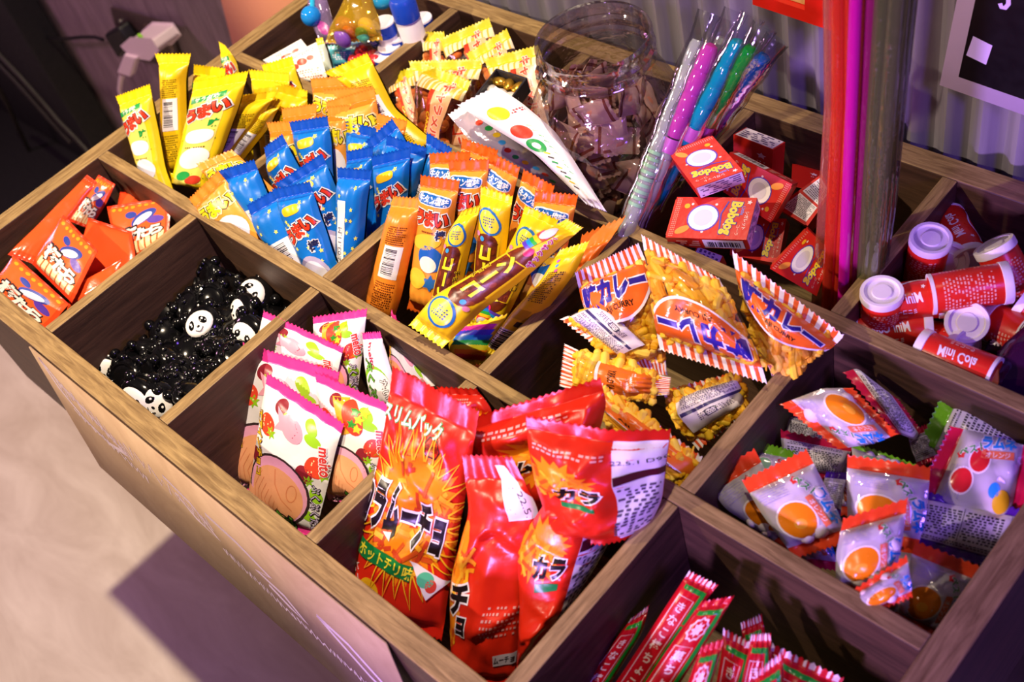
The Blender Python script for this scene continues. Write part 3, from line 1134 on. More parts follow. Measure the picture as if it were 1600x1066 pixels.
def kara(kind='front'):
    d = D(1.8, I('#dd2a14'), I('#cf2212'), 0.10, 0.05, h=0.032)
    if kind == 'front':
        d.star(0.52, 0.86, 0.54, I('#f08a14'), 30, 0.74, ry=0.56, jit=0.10)
        d.up()
        fries(d, 0.52, 0.90, 0.42, 0.42, 80, ('#f0961e', '#d4561a', '#f4b02a', '#c8401a'))
        d.up()
        for k in range(26):
            a = 2 * math.pi * k / 26 + 0.1
            p = lambda q, b: (0.52 + 0.50 * q * math.cos(a + b), 0.90 + 0.54 * q * math.sin(a + b))
            d.line([p(0.80, -0.11), p(1.14 + 0.08 * (k % 3), 0), p(0.80, 0.11)], 0.016, I('#f8c024'))
        d.up()
        d.text('カラムーチョ', 0.41, 0.90, 0.40, I('#1a0f12'), 3, 0.055, out=I('#f4eef0'), ow=0.045, skew=0.05, sx=0.42)
        d.rect(0.03, 1.20, 0.66, 1.32, I('#137f3c'), 6)
        d.lv += 3
        d.text('ホットチリ味', 0.36, 1.262, 0.105, I('#f2e43a'), 6, 0.02)
        d.poly([(0.62, 1.18), (1.0, 1.30), (0.84, 1.46)], I('#f0e8ea'))
        d.up()
        d.ell(0.80, 1.31, 0.08, 0.06, I('#5ac09a'))
        d.ell(0.86, 1.35, 0.05, 0.05, I('#e0483a'))
        d.lv = 4
        d.text('スリムパック', 0.34, 0.26, 0.12, I('#eef4ea'), -2, 0.02, out=I('#4aa860'), ow=0.05)
        pts = [(0.62 + 0.10 * math.cos(a), 0.36 + 0.075 * math.sin(a)) for a in np.linspace(0, 2 * math.pi, 7)]
        d.line(pts, 0.012, I('#3a0a08'))
        d.text('湖池屋', 0.62, 0.36, 0.055, I('#3a0a08'), -6, 0.0)
        d.ell(0.22, 1.55, 0.12, 0.12, I('#f2ba1a'))
        d.text('ヒー', 0.07, 1.44, 0.09, I('#f0dcd8'), 60, 0.01)
    if kind == 'side':                 # bag turned: flames at the left, small print at the right, white back fold
        d.poly([(0.60, 0.06), (0.78, 0.06), (1.0, 0.30), (1.0, 0.44), (0.66, 0.44)], I('#f2ecee'))
        d.ell(0.06, 0.95, 0.13, 0.50, I('#f08a14'))
        d.up()
        d.text('22.5.', 0.90, 0.33, 0.10, I('#3a3440'), 80, 0)
        fries(d, 0.10, 0.95, 0.14, 0.45, 34, ('#f0961e', '#d4561a', '#f4b02a', '#f8c024'), 0.2)
        d.lv = 3
        d.text('チ', 0.16, 1.06, 0.26, I('#1a0f12'), 4, 0.05, out=I('#f4eef0'), ow=0.06)
        d.text('ョ', 0.22, 1.26, 0.20, I('#1a0f12'), 4, 0.05, out=I('#f4eef0'), ow=0.06)
        d.rows(0.52, 1.08, 0.95, 1.34, 6, I('#e8a8a8'), 0.4, 0.5)
        d.rect(0.70, 1.48, 0.99, 1.58, I('#d8cfe2'))
        d.up()
        d.text('ムーチョ', 0.84, 1.53, 0.07, I('#2a1420'), 0, 0.02)
    if kind == 'half':                 # right part is the white back with date and small print
        d.poly([(0.64, 0.16), (1, 0.16), (1, 1.75), (0.74, 1.75)], I('#eee8f2'))
        d.star(0.25, 0.75, 0.34, I('#f08a14'), 20, 0.7, ry=0.30, jit=0.1)
        d.up()
        fries(d, 0.25, 0.78, 0.22, 0.20, 26, ('#f0961e', '#d4561a', '#f4b02a'))
        d.poly([(0.67, 0.62), (1, 0.56), (1, 0.68), (0.68, 0.74)], I('#4a1220'))
        d.rows(0.70, 0.80, 0.98, 1.6, 14, I('#5c5068'), 0.6, 0.4)
        d.lv = 3
        d.text('カラ', 0.40, 0.90, 0.20, I('#1a0f12'), 0, 0.05, out=I('#f4eef0'), ow=0.06)
        d.rect(0.25, 1.03, 0.55, 1.10, I('#137f3c'))
        d.text('22.5.1 D90', 0.83, 0.42, 0.085, I('#262030'), -4, 0.0)
        d.rows(0.06, 0.30, 0.60, 0.40, 2, I('#f0a8a0'), 0.5, 0.3)
    if kind == 'plain':
        d.star(0.55, 0.85, 0.5, I('#f08a14'), 26, 0.72, ry=0.42, jit=0.1)
        d.up()
        fries(d, 0.55, 0.85, 0.36, 0.28, 40, ('#f0961e', '#d4561a', '#f4b02a'))
        d.lv = 3
        d.text('カラムーチョ', 0.45, 0.9, 0.20, I('#1a0f12'), 0, 0.05, out=I('#f4eef0'), ow=0.06)
        d.rows(0.10, 0.24, 0.75, 0.36, 2, I('#f0a8a0'), 0.5, 0.3)
    return d


DK, DKS, DKH, DKP = kara(), kara('side'), kara('half'), kara('plain')

CF = clear('#fbf6ee', 0.07, 0.13)
CLV = clear('#faf8fc', 0.10, 0.10, haze=0.44, hazecol='#fbf6fd')


def stripes(a, b, n):
    ma, mb_ = I(a), I(b)

    def f(s, t, st=0.10, sb=0.10):
        if t < st or t > 1 - sb:
            return ma if int(s * n) % 2 else mb_
        return None
    return f


def curry(back=False):
    d = D(1.25, CF, I(WHITE), 0.13, 0.13, lambda s, t, f=stripes('#e0571c', '#f4ecec', 23): f(s, t, 0.13, 0.13))
    if back:
        d.poly([(0.14, 0.16), (0.97, 0.17), (0.95, 1.02), (0.13, 0.98)], I('#ece4f0'))
        d.up()
        d.rows(0.20, 0.22, 0.92, 0.50, 8, I('#5a4c78'))
        d.rect(0.15, 0.55, 0.95, 0.63, I('#3d3470'))
        d.rows(0.34, 0.70, 0.84, 0.86, 4, I('#5a4c78'))
        d.line([(0.45, 0.70), (0.58, 0.70), (0.60, 0.72), (0.60, 0.82), (0.58, 0.84), (0.47, 0.84), (0.45, 0.82), (0.45, 0.70)], 0.018, I('#2a2450'))
        return d
    d.ell(0.5, 0.13, 0.56, 0.58, I('#f6efef'), n=40, y0=0.166)
    d.ell(0.5, 1.13, 0.40, 0.22, I('#f6efef'), n=30, y1=1.084)
    d.up()
    d.ell(0.5, 0.13, 0.53, 0.55, I('#ee6a1c'), n=40, y0=0.166)
    d.ell(0.5, 1.13, 0.37, 0.195, I('#ee6a1c'), n=30, y1=1.084)
    d.up()
    d.text('味カレー', 0.5, 0.34, 0.29, I('#2b1f8c'), 0, 0.06, out=I('#f3eef6'), ow=0.05, sx=0.76)
    d.text('AJI CURRY', 0.52, 0.55, 0.085, I('#1e100a'), 0, 0.03)
    d.ell(0.14, 0.19, 0.07, 0.05, I('#f08a5a'))
    return d


DC, DCB = curry(), curry(True)
DCO = D(1.25, CF, I(WHITE), 0.13, 0.13, lambda s, t, f=stripes('#e0571c', '#f4ecec', 21): f(s, t, 0.13, 0.13))
DCO.rect(0.0, 0.168, 1.0, 0.80, I('#f6efef'))
DCO.up().rect(0.0, 0.168, 1.0, 0.765, I('#f07620'))
DCO.up()
DCO.text('AJI CURRY', 0.5, 0.62, 0.12, I('#1e100a'), 0, 0.03)
DCO.text('味カレー', 0.5, 0.38, 0.17, I('#f6b088'), 0, 0.01)
SN = ['#ffd02c', '#fbc020', '#ffdc50', '#f4b01a']


def fill_curry(mb, vol, ax, rnd):
    mats = [ink(c, 0.55) for c in SN]
    for k in range(210):
        s, t = rnd.uniform(0.05, 0.95), rnd.uniform(0.12, 0.88)
        c, B = vol(s, t, rnd.uniform(-0.35, 0.28))
        es, et = min(s, 1 - s), min(t, 1 - t) - 0.07
        a = rnd.uniform(0, math.pi)
        if es < 0.14:
            a = math.pi / 2 + rnd.uniform(-0.15, 0.15)
        elif et < 0.14:
            a = rnd.uniform(-0.15, 0.15)
        dirv = ax[0] * math.cos(a) + ax[1] * math.sin(a) + ax[2] * rnd.uniform(-0.06, 0.06)
        l = rnd.uniform(0.008, 0.014) * (0.6 if min(es, et) < 0.14 else 1)
        r = min(rnd.uniform(0.0030, 0.0040), 0.0008 + B * 0.45)
        bnd = np.cross(dirv, ax[2]) * rnd.uniform(-0.002, 0.002)
        mb.tube([c - dirv * l - bnd, c - dirv * l * 0.85 - bnd * 0.6, c, c + dirv * l * 0.85 - bnd * 0.6, c + dirv * l - bnd], [r * 0.6, r, r * 1.05, r, r * 0.6], mats[k % 4], 8)


def taiyaki(kind='front'):
    d = D(1.5, I('#f4f0f2'), I(PNK), 0.075, 0.05)
    if kind == 'back':
        d.text('meito', 0.55, 0.42, 0.22, I('#b82a4a'), 90, 0.03)
        d.ell(0.5, 1.0, 0.42, 0.40, I('#8fd02a'))
        d.up()
        d.ell(0.55, 1.02, 0.38, 0.34, I('#f4f2f4'))
        d.up()
        d.text('ぷくぷく', 0.40, 0.95, 0.26, I('#5aa82c'), 90, 0.04, out=I('#2a1c28'), ow=0.05)
        d.text('たい', 0.78, 1.08, 0.20, I('#f4f0f2'), 90, 0.02, out=I('#2a1c28'), ow=0.06)
        return d
    # strawberries, leaves
    for (x, y, r) in ((0.17, 0.46, 0.11), (0.30, 0.20, 0.075), (0.86, 0.62, 0.12), (0.06, 0.86, 0.08), (0.74, 0.76, 0.10)):
        d.ell(x, y, r, r * 1.05, I('#e2472c' if r > 0.1 else '#8c2230'), 20, pw=0.85)
        d.star(x + r * 0.7, y + r * 0.5, r * 0.7, I('#8fc81e'), 6, 0.5)
    for (x, y, a) in ((0.70, 0.22, 40), (0.76, 0.34, 10), (0.92, 0.95, 60), (0.88, 1.22, 30), (0.05, 1.15, 60)):
        d.ell(x, y, 0.10, 0.06, I('#9fd82a'), a)
    d.up()
    for (x, y, r) in ((0.17, 0.46, 0.11), (0.86, 0.62, 0.12)):
        for k in range(9):
            d.ell(x + d.r.uniform(-.7, .7) * r, y + d.r.uniform(-.7, .7) * r, 0.008, 0.012, I('#f6e0a0'), n=6)
    if kind == 'front':
        d.ell(0.50, 0.34, 0.16, 0.12, I('#f2a6bc'), 35)
        d.poly([(0.42, 0.28), (0.26, 0.20), (0.33, 0.34), (0.28, 0.44), (0.42, 0.40)], I('#f2a6bc'))
        d.line([(0.53, 0.26), (0.58, 0.33), (0.54, 0.42)], 0.012, I('#a04a6a'))
    else:                              # cup of fruit
        d.poly([(0.26, 0.16), (0.44, 0.12), (0.62, 0.46), (0.42, 0.58)], I('#f2b02c'))
        d.up()
        d.ell(0.55, 0.32, 0.13, 0.21, I('#e2472c'), -25)
        d.up()
        for (x, y, c) in ((0.58, 0.22, '#2f9a30'), (0.64, 0.30, '#e6dc2c'), (0.56, 0.38, '#2f9a30'), (0.68, 0.20, '#e6dc2c'), (0.63, 0.42, '#e6dc2c')):
            d.star(x, y, 0.07, I(c), 5, 0.5)
    # fish-shaped wafer in a dark outline
    def fish(k, mat):
        cx, cy = 0.44, 1.10
        P = []
        for q in range(26):
            a = 2 * math.pi * q / 26
            P.append((cx + 0.42 * k * math.cos(a) * (1 if math.cos(a) > 0 else 0.94), cy + 0.37 * k * math.sin(a)))
        d.poly(P, mat)
        d.poly([(cx - 0.22, cy + 0.16), (cx - 0.50 * k, cy + 0.10), (cx - 0.43, cy + 0.33), (cx - 0.40 * k, cy + 0.50 * k), (cx - 0.02, cy + 0.32)], mat)
    d.up()
    fish(1.07, I('#3a2a2c'))
    d.up()
    fish(1.0, I('#f0a8c8'))
    d.up()
    dd = d.lv
    P = [(0.46 + 0.36 * math.cos(a), 1.14 + 0.31 * math.sin(a)) for a in np.linspace(0, 2 * math.pi, 28)[:-1]]
    d.poly(P, I('#f0a878'))
    d.poly([(0.28, 1.26), (-0.0, 1.20), (0.04, 1.42), (0.2, 1.45)], I('#f0a878'))
    d.up()
    WL = I('#dc8658')
    d.line([(0.40, 0.86), (0.44, 1.02), (0.56, 1.16), (0.70, 1.24)], 0.012, WL)
    for k in range(7):
        d.line([(0.22 + 0.05 * k, 0.96 + 0.05 * k), (0.14 + 0.06 * k, 1.16 + 0.03 * k), (0.16 + 0.07 * k, 1.34 + 0.01 * k)], 0.009, WL)
    d.line([(0.66 + 0.06 * math.cos(a), 1.04 + 0.10 * math.sin(a)) for a in np.linspace(0, 6.3, 16)], 0.012, WL)
    d.lv = dd + 1
    d.text('エアインチョコ', 0.10, 0.70, 0.10, I('#e8b81c'), 78, 0.04, out=I('#5a3a10'), ow=0.06)
    d.text('meito', 0.93, 0.52, 0.15, I('#d83a3a'), 78, 0.03, out=I(WHITE), ow=0.05)
    d.text('ぷくぷくたい', 0.945, 1.12, 0.10, I('#cdbfe0'), 82, 0.02, out=I('#241828'), ow=0.07)
    d.text('ぷ', 0.62, 1.40, 0.24, I('#5cb82c'), 70, 0.05, out=I('#2a1c20'), ow=0.07)
    return d


DT, DTC, DTB = taiyaki(), taiyaki('cup'), taiyaki('back')


def plum(kind):
    d = D(1.3, I('#ea4a20', 0.22), I('#e23a1c', 0.22), 0.04, 0.04)
    if kind == 'plain':
        d.rect(0.05, 0.10, 0.95, 1.2, I('#ec5526', 0.2))
        return d
    d.rect(0.06, 0.06, 0.94, 1.24, I('#f0602a', 0.22))
    d.up()
    for k in range(8):
        d.ell(0.12 + 0.11 * k, 0.13 + 0.02 * (k % 2), 0.035, 0.04, I('#f59a24'), n=10)
    for k in range(7):
        d.rect(0.10 + 0.12 * k, 0.98, 0.19 + 0.12 * k, 1.22, I('#f3d9a4'), 6)
    d.up()
    # a plain blue and white swoosh behind the name
    d.ell(0.60, 0.46, 0.26, 0.12, I('#2b3f9c'), -35)
    d.ell(0.78, 0.60, 0.14, 0.10, I('#5a3aa8'), 20)
    d.ell(0.40, 0.34, 0.10, 0.08, I('#2b3f9c'), 20)
    d.up()
    d.ell(0.58, 0.50, 0.20, 0.075, I('#ece8f4'), -35)
    d.up()
    for i, (ch, x, y, s_) in enumerate((('梅', 0.30, 0.80, 0.34), ('た', 0.55, 0.86, 0.30), ('ら', 0.78, 0.88, 0.30))):
        d.text(ch, x, y, s_, I('#f7eee2'), -4, 0.055, out=I('#221418'), ow=0.06)
    return d


DN, DNP = plum('front'), plum('plain')


def ramune(fruit, col, seal, back=False):
    d = D(1.25, CLV, I(seal, 0.25), 0.15, 0.12, h=0.04)
    if back:
        d.rect(0.04, 0.20, 0.96, 1.09, I('#e6e0ee'))
        d.up()
        d.rows(0.10, 0.23, 0.90, 0.32, 2, I('#4a4258'), 0.5, 0.3)
        d.rows(0.10, 0.36, 0.48, 1.0, 11, I('#3a3448'), 0.62, 0.3)
        d.rows(0.52, 0.36, 0.90, 1.0, 11, I('#3a3448'), 0.62, 0.3)
        d.line([(0.5, 0.34), (0.5, 1.04)], 0.008, I('#3a3448'))
        return d
    d.rows(0.08, 0.22, 0.52, 0.46, 7, I('#9a90c0'), 0.4, 0.3)
    if fruit == 'orange':
        d.ell(0.42, 0.80, 0.31, 0.275, I('#f6efe8'))
        d.up()
        d.ell(0.42, 0.80, 0.28, 0.25, I('#f58a10', 0.25))
        d.up()
        d.ell(0.44, 0.86, 0.10, 0.07, I('#f6a82c', 0.25))
    else:
        for x, y in ((0.35, 0.42), (0.66, 0.56)):
            d.ell(x, y, 0.18, 0.15, I('#f3e6ea'))
            d.up()
            d.ell(x, y, 0.155, 0.13, I(col, 0.2))
            d.lv -= 1
        d.ell(0.22, 0.95, 0.15, 0.10, I('#f0c01e'))
        d.ell(0.34, 0.84, 0.10, 0.07, I('#1e90d8'))
    d.star(0.66, 0.30, 0.06, I('#d82c2c'), 5, 0.7)
    d.up()
    d.text('ベスト', 0.76, 0.42, 0.12, I('#3a9a3c'), 60, 0.03, out=I(WHITE))
    d.rect(0.72, 0.55, 0.82, 1.0, I('#e8764a'), -10)
    d.lv += 2
    d.text('オレンジ', 0.77, 0.78, 0.085, I('#f6ece4'), 80, 0.01)
    d.text('ラムネ', 0.92, 0.76, 0.17, I('#2590dc'), 80, 0.06, out=I(WHITE))
    return d


DRO = ramune('orange', '', '#e6451c')
DRS = ramune('cherry', '#d8242c', '#cc1440')
DRBK = {c: ramune('', '', c, True) for c in ('#6fc01c', '#54209c', '#cc1440', '#e6451c')}
DRG = ramune('cherry', '#9ad0a0', '#79c81e')


def fill_balls(mb, vol, ax, rnd):
    mats = [ink(c, 0.6) for c in ('#fbeeee', '#f8ecf4', '#fbe0de')]
    for k in range(11):
        s, t = rnd.uniform(0.15, 0.85), rnd.uniform(0.22, 0.80)
        c, B = vol(s, t, rnd.uniform(-0.1, 0.2))
        r = min(0.0078, max(0.003, B * 0.85))
        mb.ell(c, [(r, 0, 0), (0, r, 0), (0, 0, r)], mats[k % 3], 12, 8)


def cornchip():
    cream, yel = I('#f6e6c0'), I('#dcc418')

    def cell(s, t):
        if t < 0.05 or t > 0.95:
            return I('#cfc01c')
        if t < 0.10:
            return yel
        if t < 0.21:
            return cream if int(s * 20) % 2 else I('#e4b84a')
        return None
    d = D(1.5, clear('#f6dcc8', 0.09, 0.14), I('#e6d31c'), 0.10, 0.06, cell)
    d.poly([(0.44, 0.30), (0.54, 0.30), (0.54, 1.42), (0.44, 1.42)], I('#b8371c'))
    d.rect(0.54, 0.30, 0.86, 1.42, I('#f0b488'))
    d.up()
    d.text('キャラメルコーン', 0.70, 0.86, 0.19, I('#d8462c'), 90, 0.04, out=I('#f8ded0'), ow=0.05)
    d.text('CARAMEL', 0.49, 0.86, 0.10, I('#f2d42a'), 90, 0.03)
    return d


DCC = cornchip()


def fill_pop(mb, vol, ax, rnd):
    mats = [ink(c, 0.5) for c in ('#e8944a', '#d67a34', '#f2b074')]
    for k in range(34):
        s, t = rnd.uniform(0.08, 0.9), rnd.uniform(0.22, 0.9)
        c, B = vol(s, t, rnd.uniform(-0.2, 0.25))
        r = min(0.008, 0.003 + B * 0.45)
        q = unit(rnd.normal(size=3))
        a = unit(np.cross(q, (0.2, 0.5, 0.8)))
        mb.ell(c, [q * r, a * r * 0.8, np.cross(q, a) * r * 0.7], mats[k % 3], 9, 6)


def chocbar():
    d = D(4.2, I('#c41222', 0.25), I('#c81626', 0.25), 0.05, 0.05, stripes('#c81626', '#ecd8d8', 18))
    d.cellf = lambda s, t, f=d.cellf: f(s, t, 0.035, 0.035)
    G = I('#1f9a34', 0.25)
    d.line([(0.80, 0.42), (0.80, 3.9)], 0.14, G)
    d.line([(0.14, 0.36), (0.86, 0.36)], 0.12, G)
    CR = I('#efd2d2')
    d.line([(0.14, 0.62), (0.14, 3.8), (0.66, 3.8), (0.66, 0.62), (0.14, 0.62)], 0.022, CR)
    d.up()
    for k, ch in enumerate('きなこ棒ちょこ'):
        d.text(ch, 0.40, 0.92 + 0.42 * k, 0.34, CR, 0, 0.02)
    return d


DH = chocbar()


def chocbar2():
    d = D(4.2, I('#c41222', 0.25), I('#c81626', 0.25), 0.05, 0.05)
    G = I('#1f9a34', 0.25)
    d.line([(0.82, 0.42), (0.82, 3.9)], 0.14, G)
    d.line([(0.14, 0.36), (0.88, 0.36)], 0.12, G)
    CR = I('#efd2d2')
    d.star(0.45, 0.86, 0.30, CR, 10, 0.85, ry=0.40)
    d.line([(0.12, 1.42), (0.66, 1.42), (0.66, 3.8)], 0.022, CR)
    d.line([(0.12, 1.42), (0.12, 3.8)], 0.022, CR)
    d.up()
    d.star(0.45, 0.86, 0.24, I('#c41222', 0.25), 10, 0.85, ry=0.33)
    d.up()
    d.star(0.45, 0.86, 0.18, CR, 8, 0.6, ry=0.25)
    for k, ch in enumerate('菓ちょこ棒'):
        d.text(ch, 0.40, 1.72 + 0.45 * k, 0.36, CR, 0, 0.02)
    return d


DH2 = chocbar2()

d = D(4.2, I('#f2eef0', 0.3), I('#f6f2f4', 0.3), 0.05, 0.03)
for k, (y, c) in enumerate(((0.55, '#f0d01e'), (1.35, '#e03a22'), (1.9, '#22a04a'))):
    d.ell(0.40 - 0.05 * k, y + 0.3, 0.22, 0.26, I(c))
    d.up()
    d.ell(0.40 - 0.05 * k, y + 0.3, 0.10, 0.12, I('#f6f2f0' if k == 2 else c))
for k in range(9):
    d.line([(0.30, 2.3 + 0.16 * k), (0.44, 2.38 + 0.16 * k)], 0.06, I(('#22a04a', '#f0c81e', '#2a2a2a')[k % 3]))
    d.line([(0.60, 1.5 + 0.2 * k), (0.68, 1.6 + 0.2 * k)], 0.03, I('#3aa85a'))
d.rows(0.62, 0.9, 0.92, 1.05, 2, I('#c03028'))
DWH = d
DW2 = D(4.2, clear('#f2eaf4', 0.12, 0.12, haze=0.35, hazecol='#e6dcee'), I('#f2eef4', 0.3), 0.05, 0.03)
for k in range(10):
    DW2.ell(0.55 + 0.1 * math.sin(k), 0.8 + 0.3 * k, 0.10, 0.09, I(('#e03a22', '#22a04a', '#f0c81e', '#2a8ad0')[k % 4]))

# ------------------------------------------------------------------ snack sticks of the middle row


def B(P, n, off):
    return np.asarray(P, float) + unit(n) * off


NS = (0.30, -0.82, 0.48)


def stick(d, lab, L, R, c, off, grp, n=NS, ln=0.135, bulge=0.013, name='puffed_corn_stick', cat='snack stick', **k):
    P = {0: (0.10, 0.065, 0.03), 1: (0.30, 0.065, 0.03), 2: (0.50, 0.065, 0.03)}[c]
    return pouch(name, lab, cat, grp, d, L, R, B(P, n, off), n, bulge=bulge, ln=ln, prof=0.5, rise=0.12, **k)


GB = 'blue snack sticks in the middle row'
for d, lab, L, R, off in (
    (DB, 'blue snack stick standing tallest at the back, its star-dotted end seal straight up', [(452, 192), (462, 225), (475, 262)], [(511, 183), (517, 215), (522, 290)], -0.065),
    (DBB, 'blue star-dotted snack stick whose seal folds over, leftmost at the blue heap', [(342, 268), (362, 305), (395, 350)], [(397, 251), (412, 290), (440, 340)], -0.012),
    (DBB, 'blue snack stick turned to show its slanted white barcode', [(386, 322), (402, 360), (436, 410)], [(432, 296), (455, 345), (488, 405)], 0.008),
    (DB, 'blue snack stick with red name and pale disc in front, beside the barcode stick', [(425, 297), (443, 340), (476, 418)], [(484, 285), (497, 325), (527, 412)], 0.012),
    (DB, 'blue snack stick tilted behind the front ones, yellow pill above its slanted name', [(430, 289), (470, 310), (498, 360)], [(503, 241), (521, 280), (540, 345)], -0.014),
    (DBS, 'blue snack stick showing a long white date strip down its back', [(527, 263), (528, 310), (527, 400)], [(581, 267), (575, 305), (567, 392)], -0.004),
    (DB, 'blue snack stick with red name standing right of the date-strip stick', [(580, 246), (587, 290), (592, 372)], [(641, 231), (640, 270), (634, 360)], -0.045),
    (DB, 'blue snack stick with a wide crimped seal behind the middle of the heap', [(538, 190), (543, 225), (547, 265)], [(590, 202), (590, 235), (588, 268)], -0.085),
    (DBB, 'blue snack stick whose pointed dark seal leans right at the back of the heap', [(572, 222), (583, 240), (598, 265)], [(613, 187), (632, 215), (646, 250)], -0.072),
    (DBB, 'blue snack stick lying slanted with a long dark seal near the third rail', [(604, 212), (602, 240), (598, 275)], [(667, 232), (662, 262), (650, 300)], -0.058),
    (DBB, 'blue star-dotted snack stick at the far right corner of its compartment', [(667, 208), (664, 250), (645, 305)], [(706, 233), (694, 262), (676, 300)], -0.072),
    (DB, 'small showing of a blue snack stick peeking between the orange seal and the tall one', [(413, 232), (417, 255), (424, 280)], [(441, 211), (462, 250), (474, 275)], -0.045),
    (DB, 'blue snack stick mostly buried, red name just showing above the date-strip stick', [(541, 238), (542, 258), (543, 280)], [(582, 230), (583, 255), (583, 280)], -0.052)):
    stick(d, lab, L, R, 1, off, GB)

GP = 'orange end snack sticks behind the blue ones'
for d, lab, L, R, off, n in (
    (DP, 'orange snack stick with yellow name leaning on the rail left of the blue heap', [(296, 312), (322, 345), (372, 388)], [(341, 268), (372, 305), (410, 352)], -0.006, NS),
    (DP, 'orange snack stick with a flat crimped seal between the yellow and blue heaps', [(308, 257), (312, 266), (322, 276)], [(363, 235), (374, 244), (384, 254)], -0.03, (0.2, -0.5, 0.85)),
    (DP, 'orange snack stick standing just left of the tallest blue stick', [(417, 193), (425, 220), (440, 258)], [(453, 190), (462, 215), (474, 250)], -0.072, NS),
    (DP, 'pale orange end seal standing between the yellow sticks and the blue heap', [(440, 171), (442, 185), (446, 205)], [(494, 163), (494, 182), (493, 202)], -0.086, NS),
    (DP, 'deep orange folded seal at the top left of the orange sticks', [(485, 124), (488, 140), (492, 158)], [(548, 119), (552, 138), (553, 155)], -0.118, NS),
    (DP, 'orange crimped end just above the green-flecked stick', [(506, 141), (507, 155), (510, 172)], [(582, 136), (584, 152), (585, 168)], -0.108, NS),
    (DP, 'orange stick with yellow name and green flecks lying slanted at the back', [(509, 160), (514, 176), (525, 200)], [(584, 138), (590, 165), (594, 196)], -0.098, NS),
    (DP, 'pale orange end seal nearest the corn chip bags', [(588, 178), (589, 195), (591, 214)], [(636, 190), (634, 203), (629, 220)], -0.088, NS),
    (DP, 'orange snack stick with yellow name upright behind the tallest blue stick', [(511, 168), (515, 205), (522, 252)], [(546, 165), (548, 205), (550, 250)], -0.09, NS)):
    stick(d, lab, L, R, 1, off, GP, n)

GY = 'yellow snack sticks in the left middle compartment'
for d, lab, L, R, off, n in (
    (DY, 'yellow snack stick with green banner leaning out at the far left', [(181, 152), (197, 190), (222, 276)], [(234, 133), (241, 170), (260, 268)], -0.008, NS),
    (DYB, 'yellow snack stick standing straight up with a barcode on its back', [(242, 85), (254, 118), (254, 285)], [(298, 85), (291, 118), (293, 280)], -0.034, NS),
    (DY, 'broad yellow snack stick with red name and green leaf, slanting to the lower left', [(303, 128), (296, 175), (268, 290)], [(388, 112), (374, 165), (330, 285)], -0.018, NS),
    (DY, 'yellow snack stick whose green-bannered seal shows above the broad slanted one', [(303, 102), (302, 116), (303, 140)], [(352, 108), (352, 122), (350, 145)], -0.055, NS),
    (DY, 'pointed yellow seal sticking up past the corner of the rails', [(342, 66), (346, 90), (354, 118)], [(352, 72), (371, 96), (374, 118)], -0.085, (0.55, -0.6, 0.59)),
    (DYB, 'yellow snack stick with a striped barcode lying toward the lower left', [(374, 150), (352, 195), (318, 262)], [(434, 142), (404, 192), (352, 258)], -0.038, NS),
    (DYB, 'yellow snack stick with a white strip lying along the barcode one', [(420, 150), (400, 185), (362, 232)], [(441, 158), (420, 200), (384, 245)], -0.046, NS),
    (DYB, 'yellow snack stick with a wide shaded seal near the orange ends', [(428, 128), (428, 148), (432, 180)], [(480, 143), (480, 160), (478, 185)], -0.066, NS),
    (DYB, 'yellow snack stick with a white back edge behind the broad slanted one', [(389, 110), (392, 124), (398, 145)], [(452, 115), (452, 130), (452, 150)], -0.074, NS),
    (DY, 'yellow crimped seal in front of the white cards', [(409, 103), (412, 112), (418, 126)], [(456, 89), (460, 102), (464, 116)], -0.09, NS),
    (DYB, 'yellow and white snack stick with grey barcode leaning on the back rail of its row', [(508, 114), (545, 135), (592, 180)], [(574, 84), (594, 122), (617, 170)], -0.124, NS)):
    stick(d, lab, L, R, 0 if L[0][0] < 500 else 1, off, GY, n)

GO = 'orange beef-flavour snack sticks in the centre compartment'
for d, lab, L, R, off in (
    (DO, 'orange snack stick with blue flavour pill and red name, front left of the centre heap', [(657, 275), (655, 330), (640, 470)], [(718, 284), (711, 335), (694, 470)], -0.058),
    (DOB, 'orange snack stick turned to its barcode back beside the divider', [(614, 308), (602, 355), (576, 455)], [(657, 311), (652, 355), (627, 465)], -0.052),
    (DO, 'orange snack stick with shaded blue pill at the back left of the centre heap', [(671, 241), (672, 270), (674, 312)], [(735, 238), (731, 268), (726, 310)], -0.092),
    (DO, 'orange snack stick with bright blue pill right behind the front left one', [(700, 252), (705, 290), (708, 345)], [(764, 250), (761, 290), (752, 345)], -0.076),
    (DO, 'orange snack stick tilted right at the back, its pill near the white packets', [(722, 217), (720, 240), (716, 275)], [(778, 236), (770, 262), (760, 295)], -0.102),
    (DO, 'orange snack stick whose round-ended seal tilts right beside the yellow chocolate stick', [(765, 238), (759, 275), (752, 330)], [(812, 263), (804, 298), (792, 350)], -0.086),
    (DO, 'orange snack stick half hidden by the rightmost one, pill slanting down', [(818, 266), (810, 300), (800, 345)], [(866, 292), (858, 325), (848, 360)], -0.088),
    (DO, 'orange snack stick rightmost in the centre heap with upright blue pill', [(836, 299), (833, 335), (826, 385)], [(903, 306), (896, 340), (886, 390)], -0.07)):
    stick(d, lab, L, R, 2, off, GO)
DOE = D(0.9, ink('#e0661c'), ink('#f07a22'), 0.45, 0.1)
pouch('puffed_corn_stick', 'orange end seal resting on the corner of the rails right of the yellow sticks', 'snack stick', GO, DOE,
      [(908, 370), (906, 390), (888, 425)], [(976, 341), (958, 368), (920, 420)], (940, 358, 0.012), (0.1, -0.5, 0.86), bulge=0.006, prof=0.5, zig=0.003)

